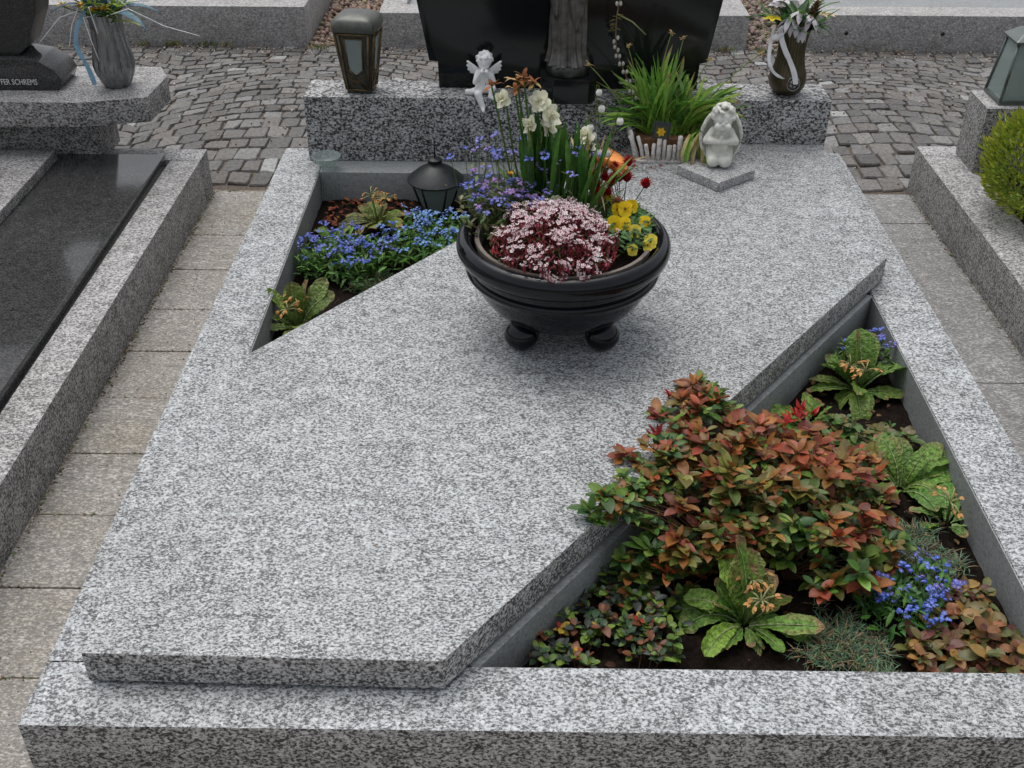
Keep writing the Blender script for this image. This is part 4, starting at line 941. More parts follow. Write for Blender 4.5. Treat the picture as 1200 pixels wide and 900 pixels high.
def grass_tuft(loc, label, rx, ry, n, seed, pal_, h=.035, group='low tufts of blue green grass'):
    r = random.Random(seed); m_ = MB()
    subs = [(loc[0] + r.gauss(0, rx * .45), loc[1] + r.gauss(0, ry * .45)) for _ in range(max(8, n // 28))]
    for k in range(n):
        s = r.choice(subs); x, y = s[0] + r.gauss(0, .008), s[1] + r.gauss(0, .008)
        leaf(m_, (x, y, loc[2] - .004 + r.uniform(0, .012)), r.uniform(0, 6.28), r.uniform(.2, 1.3), r.uniform(-.9, .3), r.uniform(.6, 1.2) * h, r.uniform(.0014, .0026), strap, cvar(r, r.choice(pal_), .25), n=3, fold=.4, rnd=r)
    return tag(m_.build('grass_tuft', FOLI, None, loc), label, 'grass tuft', group)

def rosette(m_, c, r, n, L, W, pal_, tilt, e=(.2, .8), tipc=None):
    ph = r.uniform(0, 6.28)
    for k in range(n):
        a = ph + k * 2.399; ee = r.uniform(*e) + (.4 if k > n * .65 else 0)
        d = Vector((cos(a), sin(a), 0)) ; yaw = atan2(d.y + tilt.y * .6, d.x + tilt.x * .6)
        l = L * r.uniform(.75, 1.15) * (.75 if k > n * .65 else 1)
        leaf(m_, c + Vector((r.uniform(-.004, .004), r.uniform(-.004, .004), -.004 * (n - k) * .5)), yaw + r.uniform(-.3, .3), ee, ee - r.uniform(.1, 1.2), l * r.uniform(.7, 1.15), l * W * r.uniform(.75, 1.15), oval, cvar(r, r.choice(pal_), .22), tipc, .35, n=5, fold=r.uniform(.15, .4), roll=r.uniform(-.35, .35), rnd=r)

def wintergreen(loc, label, pts, seed, pal_, L=.026, h=(.015, .05), group='low evergreens with rounded leaves', red=None):
    r = random.Random(seed); t = thing('wintergreen', label, 'plant', loc, group); m_ = MB()
    for (x, y, rad, n) in pts:
        for k in range(n):
            a = r.uniform(0, 6.28); q = rad * sqrt(r.random()); c = Vector((x + q * cos(a), y + q * sin(a), loc[2] + r.uniform(*h)))
            tube_into(m_, [Vector((c.x + r.uniform(-.01, .01), c.y + r.uniform(-.01, .01), loc[2] - .005)), c], .0014, n=4, col=(.16, .08, .05), cap=False)
            rosette(m_, c, r, r.choice((4, 5, 6)), L * r.uniform(.8, 1.2), .62, pal_ if r.random() < .93 or not red else red, Vector((r.uniform(-.5, .5), r.uniform(-.5, .3), 0)), (.1, .7))
    m_.build('leaves', FOLI, t); return t

Z0 = 0.062
# ------------------------------------------------------------------ right bed
RED = [(.29, .070, .030), (.33, .11, .035), (.29, .14, .04), (.18, .055, .038), (.25, .12, .042), (.19, .105, .03), (.15, .050, .035), (.17, .14, .035), (.24, .065, .04)]
MID = [(.15, .12, .03), (.18, .085, .03), (.09, .12, .03), (.15, .17, .04), (.25, .14, .035), (.08, .11, .025), (.22, .20, .04)]
GRN = [(.05, .10, .025), (.08, .15, .03), (.03, .07, .025), (.13, .20, .04), (.05, .09, .035), (.16, .21, .045)]
sh = thing('azalea_shrub', 'bushy shrub with coppery red and green leaves leaning over the slab edge, right bed', 'shrub', (.50, 1.84, Z0))
r = random.Random(61); mL, mS = MB(), MB()
poly = [(.15, 1.70), (.26, 1.93), (.36, 2.12), (.43, 2.16), (.50, 2.05), (.60, 2.10), (.72, 2.09), (.82, 2.06), (.86, 1.95), (.82, 1.86), (.79, 1.72), (.68, 1.60), (.56, 1.57), (.46, 1.60), (.34, 1.64), (.22, 1.64)]
def inpoly(x, y, P_):
    c = False
    for i in range(len(P_)):
        (x1, y1), (x2, y2) = P_[i - 1], P_[i]
        if (y1 > y) != (y2 > y) and x < (x2 - x1) * (y - y1) / (y2 - y1) + x1: c = not c
    return c
def over_slab(x, y):   # left of the slab's diagonal edge
    return (Vector((x, y, 0)) - Vector((-.127, 1.326, 0))).dot(nrm) < 0.006
bases = [Vector((.52, 1.80, Z0)), Vector((.60, 1.90, Z0)), Vector((.45, 1.75, Z0)), Vector((.66, 1.84, Z0)), Vector((.55, 1.95, Z0)), Vector((.56, 1.72, Z0))]
tips = []
while len(tips) < 270:
    x, y = r.uniform(.12, .83), r.uniform(1.55, 2.2)
    if not inpoly(x, y, poly): continue
    if y < 1.67 and .34 < x < .58: continue
    edge = over_slab(x, y)
    d = sqrt(((x - .50) / .36) ** 2 + ((y - 1.86) / .32) ** 2); hz = .265 - .14 * d ** 2 + r.uniform(-.045, .035)
    lay = r.random()
    z = hz if lay < .55 else hz * r.uniform(.35, .9)
    if edge:
        if r.random() < .6: continue
        z = r.uniform(.245, .285)
    tips.append((Vector((x, y, max(.085, z))), lay < .55))
for ex in ((.21, 1.76), (.24, 1.80), (.28, 1.83), (.31, 1.88), (.33, 1.93), (.145, 1.705), (.165, 1.69), (.19, 1.72), (.42, 2.15), (.395, 2.13), (.44, 2.13), (.36, 2.08), (.41, 2.10), (.225, 1.90), (.25, 1.88), (.40, 2.16)): tips.append((Vector((*ex, r.uniform(.245, .275))), True))
for c, topl in tips:
    b0 = min(bases, key=lambda b: (b - c).length + r.uniform(0, .1)); mid = b0.lerp(c, .55) + Vector((r.uniform(-.015, .015), r.uniform(-.015, .015), .045 if over_slab(c.x, c.y) else .015))
    if over_slab(mid.x, mid.y): mid.z = max(mid.z, .255)
    tube_into(mS, [b0, b0.lerp(mid, .5) + Vector((0, 0, .01)), mid, c], .0019, .0010, 5, col=(.10, .05, .03), cap=False)
    g = (c.y - 1.60) / .5 + (c.z - .12) * 2.0 + noise.noise(c * 9) * 1.2 + r.uniform(-.2, .2)
    pal_ = (RED if g > .45 else MID if g > .05 else GRN) if topl else r.choice((MID, GRN, RED))
    if c.x < .30 and c.y < 1.8: pal_ = r.choice((GRN, MID))
    dr = Vector((c.x - .52, c.y - 1.86, 0)).normalized() if (c - Vector((.52, 1.86, c.z))).length > .02 else Vector((0, 0, 0))
    rosette(mL, c, r, r.choice((5, 6, 7)) + (2 if topl else 0), r.choice((r.uniform(.034, .044), r.uniform(.040, .056))) if topl else r.uniform(.024, .038), .52 if topl else .60, pal_, dr * .8 + Vector((0, -.35, 0)), (.1, .9))
    for tq in ((.8, .6) if r.random() < .75 else (.8,)):
        q = mid.lerp(c, tq) + Vector((r.uniform(-.012, .012), r.uniform(-.012, .012), .006)); rosette(mL, q, r, 4, .03, .5, GRN if r.random() < .6 else MID, Vector(), (.0, .7))
for (x, y) in ((.625, 2.06), (.64, 2.08), (.66, 2.07), (.30, 1.98), (.60, 2.03), (.355, 2.13)):    # bright red young shoots
    for k in range(7): leaf(mL, (x + r.uniform(-.01, .01), y + r.uniform(-.01, .01), .235), r.uniform(0, 6.28), r.uniform(.5, 1.4), r.uniform(0, 1), .03, .010, lance, cvar(r, (.38, .035, .03), .2), n=4, rnd=r)
mL.build('leaves', FOLI, sh); mS.build('branches', DRYM, sh)

primula((.885, 2.425, Z0), 'primula with long upright leaves at the back of the right bed, by the blue flowers', 22, .15, 71,
    flowers=2, sectors=[(2.0, 1.45, .9, .185), (1.5, 1.4, .8, .175), (2.5, .9, -.1, .12), (3.1, .6, -.5, .13), (3.9, .5, -.8, .11), (4.6, .5, -.9, .13), (5.1, .7, -.5, .12), (.1, .8, -.2, .14), (.5, .8, -.1, .15), (5.7, .5, -.3, .12), (1.0, 1.2, .3, .12), (3.5, .35, -.5, .16), (4.3, .9, -.2, .11), (.8, .5, -.3, .1), (2.8, 1.2, .2, .12), (6.0, .3, -.2, .15)], dead=.25)
primula((.885, 2.02, Z0), 'primula with broad leaves reaching over the right kerb of the grave', 22, .14, 72,
    flowers=0, sectors=[(.75, .8, .0, .16), (.3, .7, -.2, .17), (.0, .6, -.3, .15), (5.6, .5, -.5, .165), (1.2, .9, .2, .15), (1.7, 1.1, .3, .15), (2.3, .8, -.2, .13), (2.9, .8, -.2, .12), (3.6, .6, -.5, .12), (4.4, .6, -.5, .12), (5.0, .6, -.5, .12), (.5, 1.2, .4, .12), (1.5, .6, -.2, .17), (2.0, .5, -.2, .14), (5.8, .9, -.1, .12)], dead=.35)
primula((.455, 1.590, Z0), 'primula with crinkled leaves and wilted flowers by the front kerb of the right bed', 30, .13, 73,
    sectors=[(1.65, 1.35, .9, .19), (1.2, 1.35, .7, .17), (1.95, 1.4, .7, .15), (.9, 1.2, .3, .13), (2.6, .8, -.1, .14), (3.1, .55, -.4, .15), (3.6, .4, -.4, .14), (5.9, .35, -.3, .16), (5.5, .3, -.5, .11), (4.9, .3, -.6, .09), (4.3, .3, -.5, .09), (.4, .8, -.3, .11), (2.1, 1.1, .3, .13), (3.9, .2, -.3, .08), (1.9, .9, .2, .12), (5.2, .3, -.4, .1), (2.9, 1.0, .3, .1), (.1, .6, -.5, .1)], dead=.55, flowers=3)
primula((.72, 2.26, Z0), 'primula half hidden between the red shrub and the tall primula', 11, .12, 74, dead=.2, flowers=0)
BLU = [(.10, .16, .64), (.15, .22, .72), (.19, .18, .62)]
forget_me_not((.955, 2.55, Z0), 'small forget-me-not with few blue flowers in the back corner of the right bed', [(.925, 2.53, .065, 16), (.86, 2.50, .03, 4)], .10, 81, BLU, GRN[:4], 75)
forget_me_not((.80, 1.60, Z0), 'deep blue forget-me-not beside the reddish low evergreen in the right bed', [(.775, 1.60, .075, 30), (.83, 1.67, .07, 16), (.72, 1.63, .04, 8)], .075, 82, BLU, [(.06, .14, .03), (.09, .19, .04), (.04, .10, .03)], 60)
BG = [(.08, .15, .10), (.10, .19, .125), (.13, .20, .12), (.05, .09, .06), (.24, .18, .10), (.30, .22, .13)]
grass_tuft((.87, 1.80, Z0), 'tuft of blue green grass with straw behind the deep blue forget-me-not', .075, .085, 1900, 91, BG)
grass_tuft((.645, 1.535, Z0), 'tuft of blue green grass beside the wilted primula at the front kerb', .085, .065, 1900, 92, BG)
wintergreen((.88, 1.53, Z0), 'reddish low evergreen in the front right corner of the right bed', [(.885, 1.525, .075, 34), (.80, 1.49, .05, 14), (.90, 1.62, .06, 18), (.955, 1.47, .03, 6)], 95, [(.20, .10, .05), (.16, .12, .04), (.24, .12, .06), (.12, .05, .045), (.11, .12, .035), (.26, .17, .05)], .036)
wintergreen((.18, 1.58, Z0), 'low evergreen with small dark and lime leaves near the tip of the right bed', [(.20, 1.60, .09, 48), (.11, 1.52, .06, 22), (.27, 1.53, .065, 28), (.26, 1.68, .08, 34), (.06, 1.48, .04, 8)], 96, [(.045, .075, .045), (.05, .06, .05), (.09, .14, .03), (.15, .20, .04), (.035, .05, .035), (.16, .07, .04)], .024, red=[(.40, .04, .03), (.5, .35, .05)])
wintergreen((.92, 2.19, Z0), 'dark green low evergreen between the two primulas by the right kerb', [(.90, 2.19, .06, 16), (.83, 2.13, .05, 14), (.80, 2.24, .05, 10)], 97, [(.05, .10, .03), (.10, .15, .04), (.14, .12, .04)], .028)
primula((.955, 1.90, Z0), 'small primula with one long leaf lying by the right kerb above the grass tuft', 7, .12, 78, sectors=[(.2, .5, -.2, .09), (5.9, .35, -.3, .15), (1.6, .8, .1, .10), (2.6, .7, -.1, .09), (3.6, .4, -.3, .09), (4.8, .4, -.4, .08), (.9, .8, 0, .09)], dead=.4, flowers=1)

# ------------------------------------------------------------------ left bed
primula((-.625, 2.70, Z0), 'primula with upright yellow veined leaves at the near tip of the left bed', 20, .13, 75,
    sectors=[(1.9, 1.45, 1.0, .17), (2.7, .9, .4, .14), (3.0, .6, -.2, .12), (.75, 1.1, .6, .17), (.3, 1.0, .2, .14), (1.2, 1.3, .7, .16), (4.4, .6, -.7, .12), (5.2, .5, -.6, .11), (3.6, .7, -.5, .11), (.5, .7, .1, .13), (2.3, 1.2, .5, .12), (5.8, .6, -.4, .1), (4.8, .9, -.2, .1), (1.5, .8, .2, .12)], colr=(.10, .15, .03), dead=.3, flowers=2)
primula((-.475, 3.38, Z0), 'wilting primula with yellowed leaves at the back of the left bed', 15, .11, 76, colr=(.14, .15, .045), dead=.8, flowers=3)
primula((-.60, 3.24, Z0), 'primula with one broad yellow green leaf near the left kerb of the left bed', 6, .11, 77, colr=(.15, .20, .05), dead=.5, flowers=0)
LB = [(.12, .20, .68), (.18, .28, .74), (.09, .15, .58), (.18, .20, .66)]
forget_me_not((-.53, 3.10, Z0), 'darker blue forget-me-not beside the left kerb in the left bed', [(-.595, 3.05, .085, 34), (-.47, 3.08, .085, 34), (-.56, 3.15, .07, 14), (-.50, 2.99, .07, 14)], .095, 83, LB, [(.07, .15, .03), (.10, .20, .04), (.05, .11, .03)], 80)
forget_me_not((-.30, 3.16, Z0), 'bright light blue forget-me-not in front of the black candle lantern', [(-.36, 3.12, .08, 30), (-.25, 3.20, .09, 38), (-.33, 3.27, .06, 14), (-.21, 3.10, .07, 16)], .105, 84, [(.20, .38, .80), (.28, .46, .84), (.17, .28, .72)], [(.08, .18, .035), (.11, .22, .04), (.06, .13, .03)], 55)
grass_tuft((-.40, 2.93, Z0), 'grass tuft between the blue flowers and the slab in the left bed', .10, .07, 1900, 93, [(.06, .10, .06), (.08, .12, .06), (.10, .13, .06), (.2, .16, .08)], .035)
wintergreen((-.60, 2.55, Z0), 'few coppery leaves at the near tip of the left bed below the primula', [(-.58, 2.58, .05, 9), (-.66, 2.50, .03, 4)], 98, [(.26, .12, .07), (.14, .12, .04), (.3, .15, .1)], .028)
r = random.Random(99); m_ = MB()
def litter(n, f, pal_, L_):
    for _ in range(n):
        x, y = f()
        leaf(m_, (x, y, Z0 + .004), r.uniform(0, 6.28), r.uniform(-.1, .5), r.uniform(-.6, .3), r.uniform(*L_), r.uniform(.006, .016), oval, cvar(r, r.choice(pal_), .3), n=3, fold=.4, roll=r.uniform(-.4, .4), rnd=r)
litter(150, lambda: (r.uniform(-.66, -.35), r.uniform(3.36, 3.56)), [(.16, .05, .03), (.22, .08, .04), (.10, .04, .03)], (.012, .03))
litter(30, lambda: (r.uniform(-.66, -.55), r.uniform(2.48, 2.7)), [(.28, .16, .10), (.20, .12, .07)], (.015, .03))
litter(260, lambda: (r.uniform(0.0, .97), r.uniform(1.42, 2.7)), [(.09, .05, .03), (.06, .035, .02), (.14, .09, .05)], (.008, .022))
for _ in range(240): ball_into(m_, (r.uniform(-.05, .97), r.uniform(1.42, 2.7), Z0), r.uniform(.0012, .003), cvar(r, r.choice([(.3, .28, .24), (.10, .07, .05), (.05, .03, .02)]), .3), 5, 4)
for _ in range(420):
    p = Vector((r.uniform(-.68, .98), r.uniform(1.42, 3.55), Z0 + .002)); a = r.uniform(0, 6.28); d = Vector((cos(a), sin(a), r.uniform(-.1, .25))) * r.uniform(.01, .04)
    tube_into(m_, [p, p + d], .0007, n=3, col=cvar(r, r.choice([(.18, .12, .07), (.08, .05, .03), (.3, .24, .15)]), .3))
kind(m_.build('leaf_litter', DRYM), 'stuff', 'dead leaves, twigs and crumbs lying on the soil of both beds')

# ------------------------------------------------------------------ plants in the bowl
ZB = S + .248
def bxy(dx, dy, dz=0): return Vector((BX + dx, BY + dy, ZB + dz))
sx = thing('saxifrage', 'cushion of tiny white and pink flowers at the front of the bowl', 'plant', bxy(-.02, -.08))
r = random.Random(111); hm = []
for v in range(5):
    m_ = MB()
    for k in range(9):
        c = Vector((r.uniform(-.019, .019), r.uniform(-.019, .019), r.uniform(-.004, .006))); up = Vector((r.uniform(-.4, .4), r.uniform(-.7, .1), 1)).normalized(); s = up.cross(Vector((0, 1, 0))).normalized(); w = s.cross(up)
        R_ = r.uniform(.0044, .0060); ph = r.uniform(0, 1.2); fc = cvar(r, r.choice([(.88, .78, .80), (.84, .68, .72), (.90, .85, .85)]), .06)
        for j in range(5):
            b_ = ph + j * 2 * pi / 5; d = s * cos(b_) + w * sin(b_); e = s * -sin(b_) + w * cos(b_)
            m_.add([c - up * .001, c + d * R_ * .6 - e * R_ * .33 + up * .001, c + d * R_ + up * .0022, c + d * R_ * .6 + e * R_ * .33 + up * .001], [(0, 1, 2, 3)], fc)
        m_.add([c + (s * cos(x_) + w * sin(x_)) * .0015 + up * .001 for x_ in [i * pi / 3 for i in range(6)]], [tuple(range(6))], (.42, .12, .14))
        tube_into(m_, [c - up * .001, c * .5 - Vector((0, 0, .02))], .0008, n=4, col=(.22, .045, .05), cap=False)
    for k in range(5):
        c = Vector((r.uniform(-.012, .012), r.uniform(-.012, .012), r.uniform(-.010, .002))); ball_into(m_, c, .0022, cvar(r, (.48, .14, .19), .3), 5, 4, (1, 1, 1.4))
    me = m_.mesh('flower_spray'); me.materials.append(PETAL); hm.append(me)
m_ = MB(); cnt = 0
def dome(dx, dy): return .098 * max(0, 1 - (dx / .170) ** 2 - (dy / .185) ** 2) + .008
while cnt < 100:
    a = r.uniform(0, 6.28); q = sqrt(r.random()); dx, dy = .150 * q * cos(a), .170 * q * sin(a) + .0
    X_, Y_ = -.025 + dx, -.078 + dy
    rr_ = sqrt(X_ ** 2 + Y_ ** 2)
    if X_ > .125 or (X_ < -.165) or rr_ > .232: continue
    z = dome(dx, dy) + r.uniform(.0, .012)
    if rr_ > .20: z = max(z, .018)
    inst('flower_spray', r.choice(hm), sx, bxy(X_, Y_, z), (r.uniform(-.3, .3) - dy * 2.5, dx * 2.5, r.uniform(0, 6.28)), r.uniform(.85, 1.2)); cnt += 1
ex = MB(); ke = 0
while ke < 55:
    a = r.uniform(0, 6.28); q = sqrt(r.random()) ** .8; dx, dy = .150 * q * cos(a), .172 * q * sin(a)
    X_, Y_ = -.025 + dx, -.078 + dy; rr_ = sqrt(X_ ** 2 + Y_ ** 2)
    if X_ > .125 or X_ < -.165 or rr_ > .236: continue
    z = dome(dx, dy) + r.uniform(-.006, .010)
    if rr_ > .20: z = max(z, .014)
    me = r.choice(hm); s_ = r.uniform(.8, 1.15)
    T = Matrix.Translation(bxy(X_, Y_, z)) @ Euler((r.uniform(-.3, .3) - dy * 3, dx * 3, r.uniform(0, 6.28))).to_matrix().to_4x4() @ Matrix.Scale(s_, 4)
    ca_ = me.color_attributes['Col'].data
    ex.add([T @ v.co for v in me.vertices], [tuple(p.vertices) for p in me.polygons], [tuple(ca_[p.loop_start].color)[:3] for p in me.polygons]); ke += 1
for X_, Y_, z in [(r.uniform(-.06, .10), -.215 - r.uniform(0, .03), r.uniform(.020, .030)) for _ in range(9)]:
    me = r.choice(hm); T = Matrix.Translation(bxy(X_, Y_, z)) @ Euler((.7, 0, r.uniform(0, 6.28))).to_matrix().to_4x4() @ Matrix.Scale(.7, 4); ca_ = me.color_attributes['Col'].data
    ex.add([T @ v.co for v in me.vertices], [tuple(p.vertices) for p in me.polygons], [tuple(ca_[p.loop_start].color)[:3] for p in me.polygons])
o = ex.build('flower_mass', PETAL, sx); o['kind'] = 'stuff'
for k in range(2400):
    a = r.uniform(0, 6.28); q = sqrt(r.random()); dx, dy = .150 * q * cos(a), .162 * q * sin(a)
    if sqrt((dx - .025) ** 2 + (dy - .078) ** 2) > .215: continue
    z = dome(dx, dy) * r.uniform(.3, .80)
    leaf(m_, bxy(-.025 + dx, -.078 + dy, z - .004), r.uniform(0, 6.28), r.uniform(.5, 1.4), r.uniform(-.2, 1), r.uniform(.010, .018), .0045, lance, cvar(r, r.choice([(.34, .045, .075), (.42, .09, .13), (.22, .035, .05), (.09, .11, .03)]), .3), n=2, rnd=r)
m_.build('leaves', FOLI, sx)

pn = thing('pansy', 'yellow pansies with small dark centres at the right side of the bowl', 'plant', bxy(.15, .0)); m_ = MB()
for k in range(260):
    a = r.uniform(0, 6.28); q = .062 * sqrt(r.random()); leaf(m_, bxy(.150 + q * cos(a), .0 + q * sin(a) * 1.5, r.uniform(0, .045)), r.uniform(0, 6.28), r.uniform(.1, 1.1), r.uniform(-.6, .6), r.uniform(.015, .028), .010, oval, cvar(r, r.choice([(.045, .11, .035), (.07, .15, .05), (.04, .08, .03)]), .25), n=3, rnd=r)
m_.build('leaves', FOLI, pn)
for (dx, dy, dz, s_, pale) in ((.120, -.020, .052, 1.1, 0), (.145, -.016, .050, .9, 0), (.168, -.035, .040, .9, 1), (.150, .045, .060, 1.1, 0), (.165, .065, .058, 1.0, 0), (.130, .055, .055, .8, 0), (.195, .005, .045, .9, 0), (.205, -.052, .022, 1.0, 1), (.198, -.062, .016, .8, 1), (.160, -.082, .014, .8, 1), (.115, .125, .055, .6, 0)):
    m_ = MB(); c = bxy(dx, dy, dz); up = Vector((r.uniform(-.5, .5), -.9, r.uniform(.2, .9))).normalized(); s = Vector((1, 0, 0)); w = s.cross(up) * -1; w = up.cross(s); fc = (.82, .60, .02) if not pale else (.85, .72, .10)
    for j, (an, R_, wd) in enumerate(((pi / 2 + .55, 1.0, .6), (pi / 2 - .55, 1.0, .6), (pi + .25, .85, .5), (-.25, .85, .5), (-pi / 2, 1.05, .75))):
        d = s * cos(an) + w * sin(an); e = s * -sin(an) + w * cos(an); R2 = .0185 * R_ * s_; W2 = .0185 * wd * s_
        pts_ = [c] + [c + d * (R2 * (.62 - .42 * cos(x_))) + e * (W2 * sin(x_)) + up * (.0006 * j + .001 * sin(3 * x_) + .0008) for x_ in [.5 + k * (2 * pi - 1.0) / 8 for k in range(9)]]
        m_.add(pts_, [(0, i, i + 1) for i in range(1, 9)], cvar(r, fc, .08))
    m_.add([c + (s * cos(x_) * .0030 - w * .001 + w * sin(x_) * .004) * s_ + up * .0050 for x_ in [i * pi / 3 for i in range(6)]], [tuple(range(6))], (.16, .07, .02))
    tube_into(m_, [c - up * .001, bxy(dx * .97, dy + .01, 0)], .001, n=4, col=(.08, .15, .04), cap=False)
    m_.build('flower', PETAL, pn)

ds = thing('red_daisy', 'dark red pompon daisies rising behind the pansies in the bowl', 'plant', bxy(.13, .12)); m_ = MB()
for k in range(110):
    a = r.uniform(0, 6.28); q = .045 * sqrt(r.random()); leaf(m_, bxy(.135 + q * cos(a), .115 + q * sin(a), r.uniform(0, .02)), a + r.uniform(-.5, .5), r.uniform(.3, 1.1), r.uniform(-.4, .3), r.uniform(.02, .04), .013, oblan, cvar(r, (.06, .13, .03), .25), n=4, rnd=r)
m_.build('leaves', FOLI, ds)
for (dx, dy, dz, R_, cc) in ((.085, .145, .078, .015, 0), (.105, .16, .092, .016, 0), (.118, .135, .088, .016, 0), (.128, .165, .120, .014, 0), (.158, .140, .100, .020, 0), (.163, .17, .128, .018, 0), (.205, .128, .088, .019, 0), (.098, .125, .070, .014, 0), (.075, .17, .095, .014, 0), (.135, .10, .052, .016, 2), (.09, .105, .060, .016, 1), (.14, .155, .090, .015, 0), (.10, .175, .105, .013, 0), (.085, .12, .066, .014, 0), (.112, .118, .070, .015, 0), (.07, .15, .07, .014, 0), (.125, .145, .100, .014, 0)):
    m_ = MB(); c = bxy(dx, dy, dz)
    col_ = ((.30, .012, .018), (.42, .10, .16), (.45, .22, .13))[cc]
    for k in range(60):
        a = k * 2.4; e = 1.45 - 1.5 * (k / 60) ** .8
        leaf(m_, c, a, e, e - .4, R_ * r.uniform(.9, 1.1), R_ * .32, oval, cvar(r, col_, .2), n=2, rnd=r)
    ball_into(m_, c, R_ * .55, col_, 8, 6); 
    b0 = bxy(.13, .12, 0); tube_into(m_, [b0, b0.lerp(c, .5) + Vector((.01, 0, -.005)), c], .0012, n=4, col=(.10, .12, .04), cap=False)
    m_.build('flower', PETAL, ds)

tu = thing('orange_tulip', 'faded orange tulip bloom lying behind the red daisies in the bowl', 'flower', bxy(.115, .20, .06)); m_ = MB()
for k in range(6):
    leaf(m_, bxy(.080, .205, .108), .0 + (k - 2.5) * .32, .30, -.7, .085, .042, oval, cvar(r, (.88, .40, .13), .08), n=6, fold=.5, roll=(k - 2.5) * .35, rnd=r)
tube_into(m_, [bxy(.07, .17, 0), bxy(.072, .195, .07), bxy(.083, .205, .107)], .002, n=5, col=(.12, .2, .05), cap=False); m_.build('bloom', PETAL, tu)

na = thing('narcissus', 'white narcissus with broad upright green leaves at the back of the bowl', 'plant', bxy(-.02, .10)); m_ = MB()
straps(m_, bxy(-.045, .12), 44, .19, .29, .013, .019, .04, .03, [(.05, .13, .03), (.07, .16, .035), (.04, .10, .03)], r, p0=(1.25, 1.57), p1=(1.2, 1.7), tips=(.25, .3, .1), ptip=.2)
straps(m_, bxy(.03, .10), 34, .17, .26, .010, .016, .03, .03, [(.05, .13, .03), (.08, .17, .04), (.10, .19, .05)], r, p0=(1.2, 1.57), p1=(1.0, 1.7), ptip=.3)
straps(m_, bxy(.06, .11), 9, .13, .21, .006, .010, .02, .03, [(.10, .19, .05), (.20, .25, .08), (.08, .16, .04)], r, p0=(.9, 1.4), p1=(.5, 1.3), yawf=lambda q_: q_.uniform(-.9, .9), ptip=.4)
straps(m_, bxy(-.06, .10), 8, .13, .17, .008, .012, .02, .02, [(.05, .13, .03), (.12, .18, .05)], r, p0=(.9, 1.2), p1=(.4, .8), yawf=lambda q_: q_.uniform(2.2, 3.4))
m_.build('leaves', FOLI, na)
def narc(dx, dy, dz, dead=False, yaw=-1.57, R_=.021):
    m_ = MB(); c = bxy(dx, dy, dz); up = Vector((cos(yaw) * .85, sin(yaw) * .85, .5)).normalized(); s = up.cross(Vector((0, 0, 1))).normalized(); w = s.cross(up)
    if dead:
        for k in range(9): leaf(m_, c, r.uniform(0, 6.28), r.uniform(-.4, 1.4), r.uniform(-1.4, .4), r.uniform(.018, .036), .011, lance, cvar(r, r.choice([(.26, .12, .05), (.48, .34, .16), (.18, .08, .04)]), .2), n=4, wave=.2, rnd=r)
    else:
        R_ *= 1.15
        for k in range(11):
            b_ = k * pi / 3 + r.uniform(-.1, .1) + (.5 if k > 5 else 0); d = s * cos(b_) + w * sin(b_); e = s * -sin(b_) + w * cos(b_); vs_ = [c + up * (.004 if k > 5 else 0)]; Rk = R_ * (.62 if k > 5 else 1)
            for x_ in [.4 + q * (2 * pi - .8) / 8 for q in range(9)]:
                vs_.append(c + d * Rk * (.58 - .44 * cos(x_)) + e * Rk * .44 * sin(x_) + up * ((.007 if k > 5 else 0) + .010 * sin(b_ * 2.3 + k) * (.5 - .5 * cos(x_)) + .005 * (1 - abs(sin(x_))) + r.uniform(-.003, .003) + .001 * (k % 2)))
            m_.add(vs_, [(0, i, i + 1) for i in range(1, 9)], cvar(r, (.84, .84, .66), .05))
        for k in range(2):
            ring = [c + up * (.001 + .006 * k) + (s * cos(x_) + w * sin(x_)) * R_ * (.20 + .16 * k) for x_ in [i * pi / 5 for i in range(10)]]
            if k: m_.add(prev + ring, [(i, (i + 1) % 10, 10 + (i + 1) % 10, 10 + i) for i in range(10)], (.82, .74, .38))
            prev = ring
    b0 = bxy(dx * .6, .10, 0); tube_into(m_, [b0, b0.lerp(c, .6) + Vector((0, .01, 0)), c - up * .012, c - up * .002], .0026, .002, 6, col=(.09, .17, .04))
    m_.build('flower', DRYM if dead else PETAL, na)
narc(-.062, .12, .300, yaw=-1.9, R_=.024); narc(-.036, .11, .268, yaw=-.9, R_=.024); narc(-.044, .12, .238, yaw=-.5, R_=.021); narc(-.085, .11, .245, yaw=-2.6, R_=.022); narc(-.05, .13, .285, yaw=-.2, R_=.018)
narc(-.150, .13, .300, yaw=-2.4, R_=.022); narc(.050, .12, .215, yaw=-2.3, R_=.021); narc(.056, .11, .195, yaw=-.6, R_=.017); narc(-.02, .05, .075, R_=.014, yaw=-1.5)
narc(-.115, .13, .345, True); narc(-.10, .13, .352, True); narc(-.078, .13, .340, True); narc(-.12, .12, .325, True); narc(-.175, .13, .33, True)

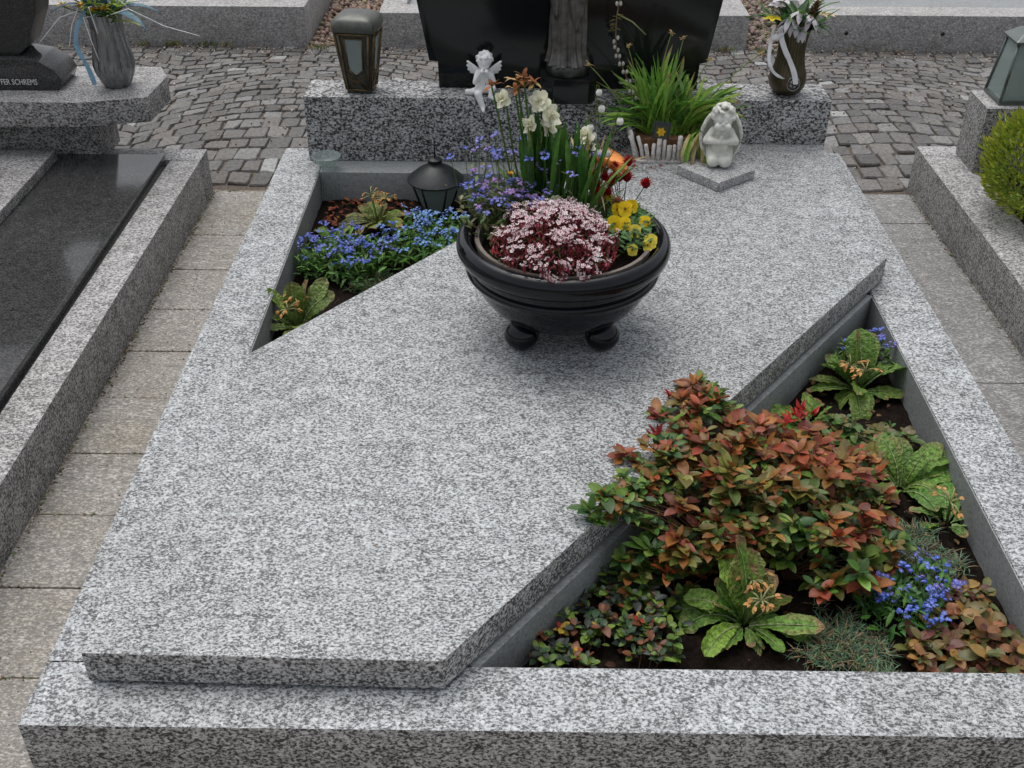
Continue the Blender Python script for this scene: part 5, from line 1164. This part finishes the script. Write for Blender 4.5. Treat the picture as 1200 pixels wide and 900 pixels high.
sn = thing('snowflake', 'spring snowflake with white hanging bells above the orange tulip in the bowl', 'plant', bxy(.08, .10)); m_ = MB()
straps(m_, bxy(.075, .14), 16, .14, .26, .004, .007, .02, .02, [(.12, .20, .05), (.22, .26, .09), (.30, .26, .12)], r, p0=(.9, 1.5), p1=(-.9, .8), ptip=.6)
m_.build('leaves', FOLI, sn)
for (dx, dy, dz) in ((.080, .16, .310), (.088, .16, .270), (.070, .15, .205), (.060, .14, .190), (.085, .14, .165), (.105, .14, .165), (.062, .15, .225), (.135, .17, .235), (.098, .15, .158)):
    m_ = MB(); c = bxy(dx, dy, dz); R_ = r.uniform(.0075, .010)
    ring = []
    for z_, q in ((.9, .25), (.6, .75), (0, 1.0), (-.6, .95), (-1.0, .8)):
        ring.append([c + Vector((R_ * q * cos(x_), R_ * q * sin(x_), R_ * z_ + (.0012 * cos(6 * x_) if z_ < -.9 else 0))) for x_ in [i * pi / 6 for i in range(12)]])
    m_.add([p for q in ring for p in q], [(k * 12 + i, k * 12 + (i + 1) % 12, (k + 1) * 12 + (i + 1) % 12, (k + 1) * 12 + i) for k in range(4) for i in range(12)] + [tuple(range(12))], (.85, .86, .82))
    t0 = c + Vector((-.006, 0, .018)); tube_into(m_, [c + Vector((0, 0, R_)), c + Vector((-.002, 0, .016)), t0, Vector((t0.x * .6 + (BX + .08) * .4, t0.y, ZB + (t0.z - ZB) * .5)), bxy(.08, .12, 0)], .0011, n=4, col=(.13, .2, .05), cap=False)
    m_.build('bell', PETAL, sn)

forget_me_not(bxy(-.14, .07), 'straggling lilac blue forget-me-not in the left half of the bowl', [(BX - .13, BY + .06, .075, 26), (BX - .17, BY + .10, .08, 22), (BX - .07, BY + .06, .06, 18), (BX - .18, BY + .02, .05, 10)], .10, 85,
    [(.24, .26, .74), (.34, .26, .70), (.16, .24, .76), (.42, .26, .58)], [(.09, .13, .045), (.14, .15, .06), (.07, .12, .035), (.20, .18, .09)], 70, LL=(.018, .034))
fl = forget_me_not(bxy(-.10, .10), 'tall loose lilac forget-me-not standing above the others behind the bowl rim', [(BX - .22, BY + .12, .09, 9), (BX - .13, BY + .13, .09, 12), (BX + .0, BY + .08, .08, 12)], .17, 86,
    [(.26, .26, .74), (.36, .27, .70), (.16, .22, .78)], [(.10, .14, .05), (.20, .18, .09)], 14, LL=(.012, .025))
vp = thing('yellow_viola', 'single small yellow viola on a thin stem among the lilac flowers of the bowl', 'flower', bxy(-.13, .10)); m_ = MB(); c = bxy(-.13, .09, .125)
for k in range(5): leaf(m_, c, k * 1.257, .9, .3, .012, .010, oval, (.78, .45, .03), n=3, rnd=r)
ball_into(m_, c + Vector((0, -.003, .003)), .004, (.35, .10, .02), 6, 5); tube_into(m_, [c, bxy(-.11, .10, 0)], .001, n=4, col=(.1, .16, .05)); m_.build('bloom', PETAL, vp)

# ------------------------------------------------------------------ clipped thuja ball at the right edge
tc_ = Vector((1.625, 3.27, .345)); th = thing('thuja_ball', 'round yellow green thuja shrub at the right edge in front of the dark block', 'shrub', (tc_.x, tc_.y, .155)); m_ = MB(); r = random.Random(121)
for k in range(5200):
    d = Vector((r.gauss(0, 1), r.gauss(0, 1), r.gauss(0, 1))).normalized(); lump = 1 + .10 * noise.noise(d * 3.1) + .05 * noise.noise(d * 9); q = r.uniform(.62, 1.0) ** .6
    c = tc_ + Vector((d.x * .185, d.y * .185, d.z * .175)) * lump * q
    if c.z < .172: continue
    yaw = atan2(d.y, d.x) + r.uniform(-.5, .5); el = math.asin(max(-1, min(1, d.z))) * .5 + .55 + r.uniform(-.3, .3)
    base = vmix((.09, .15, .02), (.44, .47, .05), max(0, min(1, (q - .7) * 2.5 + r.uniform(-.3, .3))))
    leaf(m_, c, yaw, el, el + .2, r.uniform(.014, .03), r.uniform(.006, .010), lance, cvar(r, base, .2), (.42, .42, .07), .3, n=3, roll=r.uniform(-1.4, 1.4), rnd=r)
m_.build('crown', FOLI, th)
m_ = MB(); tube_into(m_, [(tc_.x, tc_.y, .145), (tc_.x, tc_.y, .30)], .014, .008, 8, col=(.12, .07, .04)); m_.build('trunk', DRYM, th)
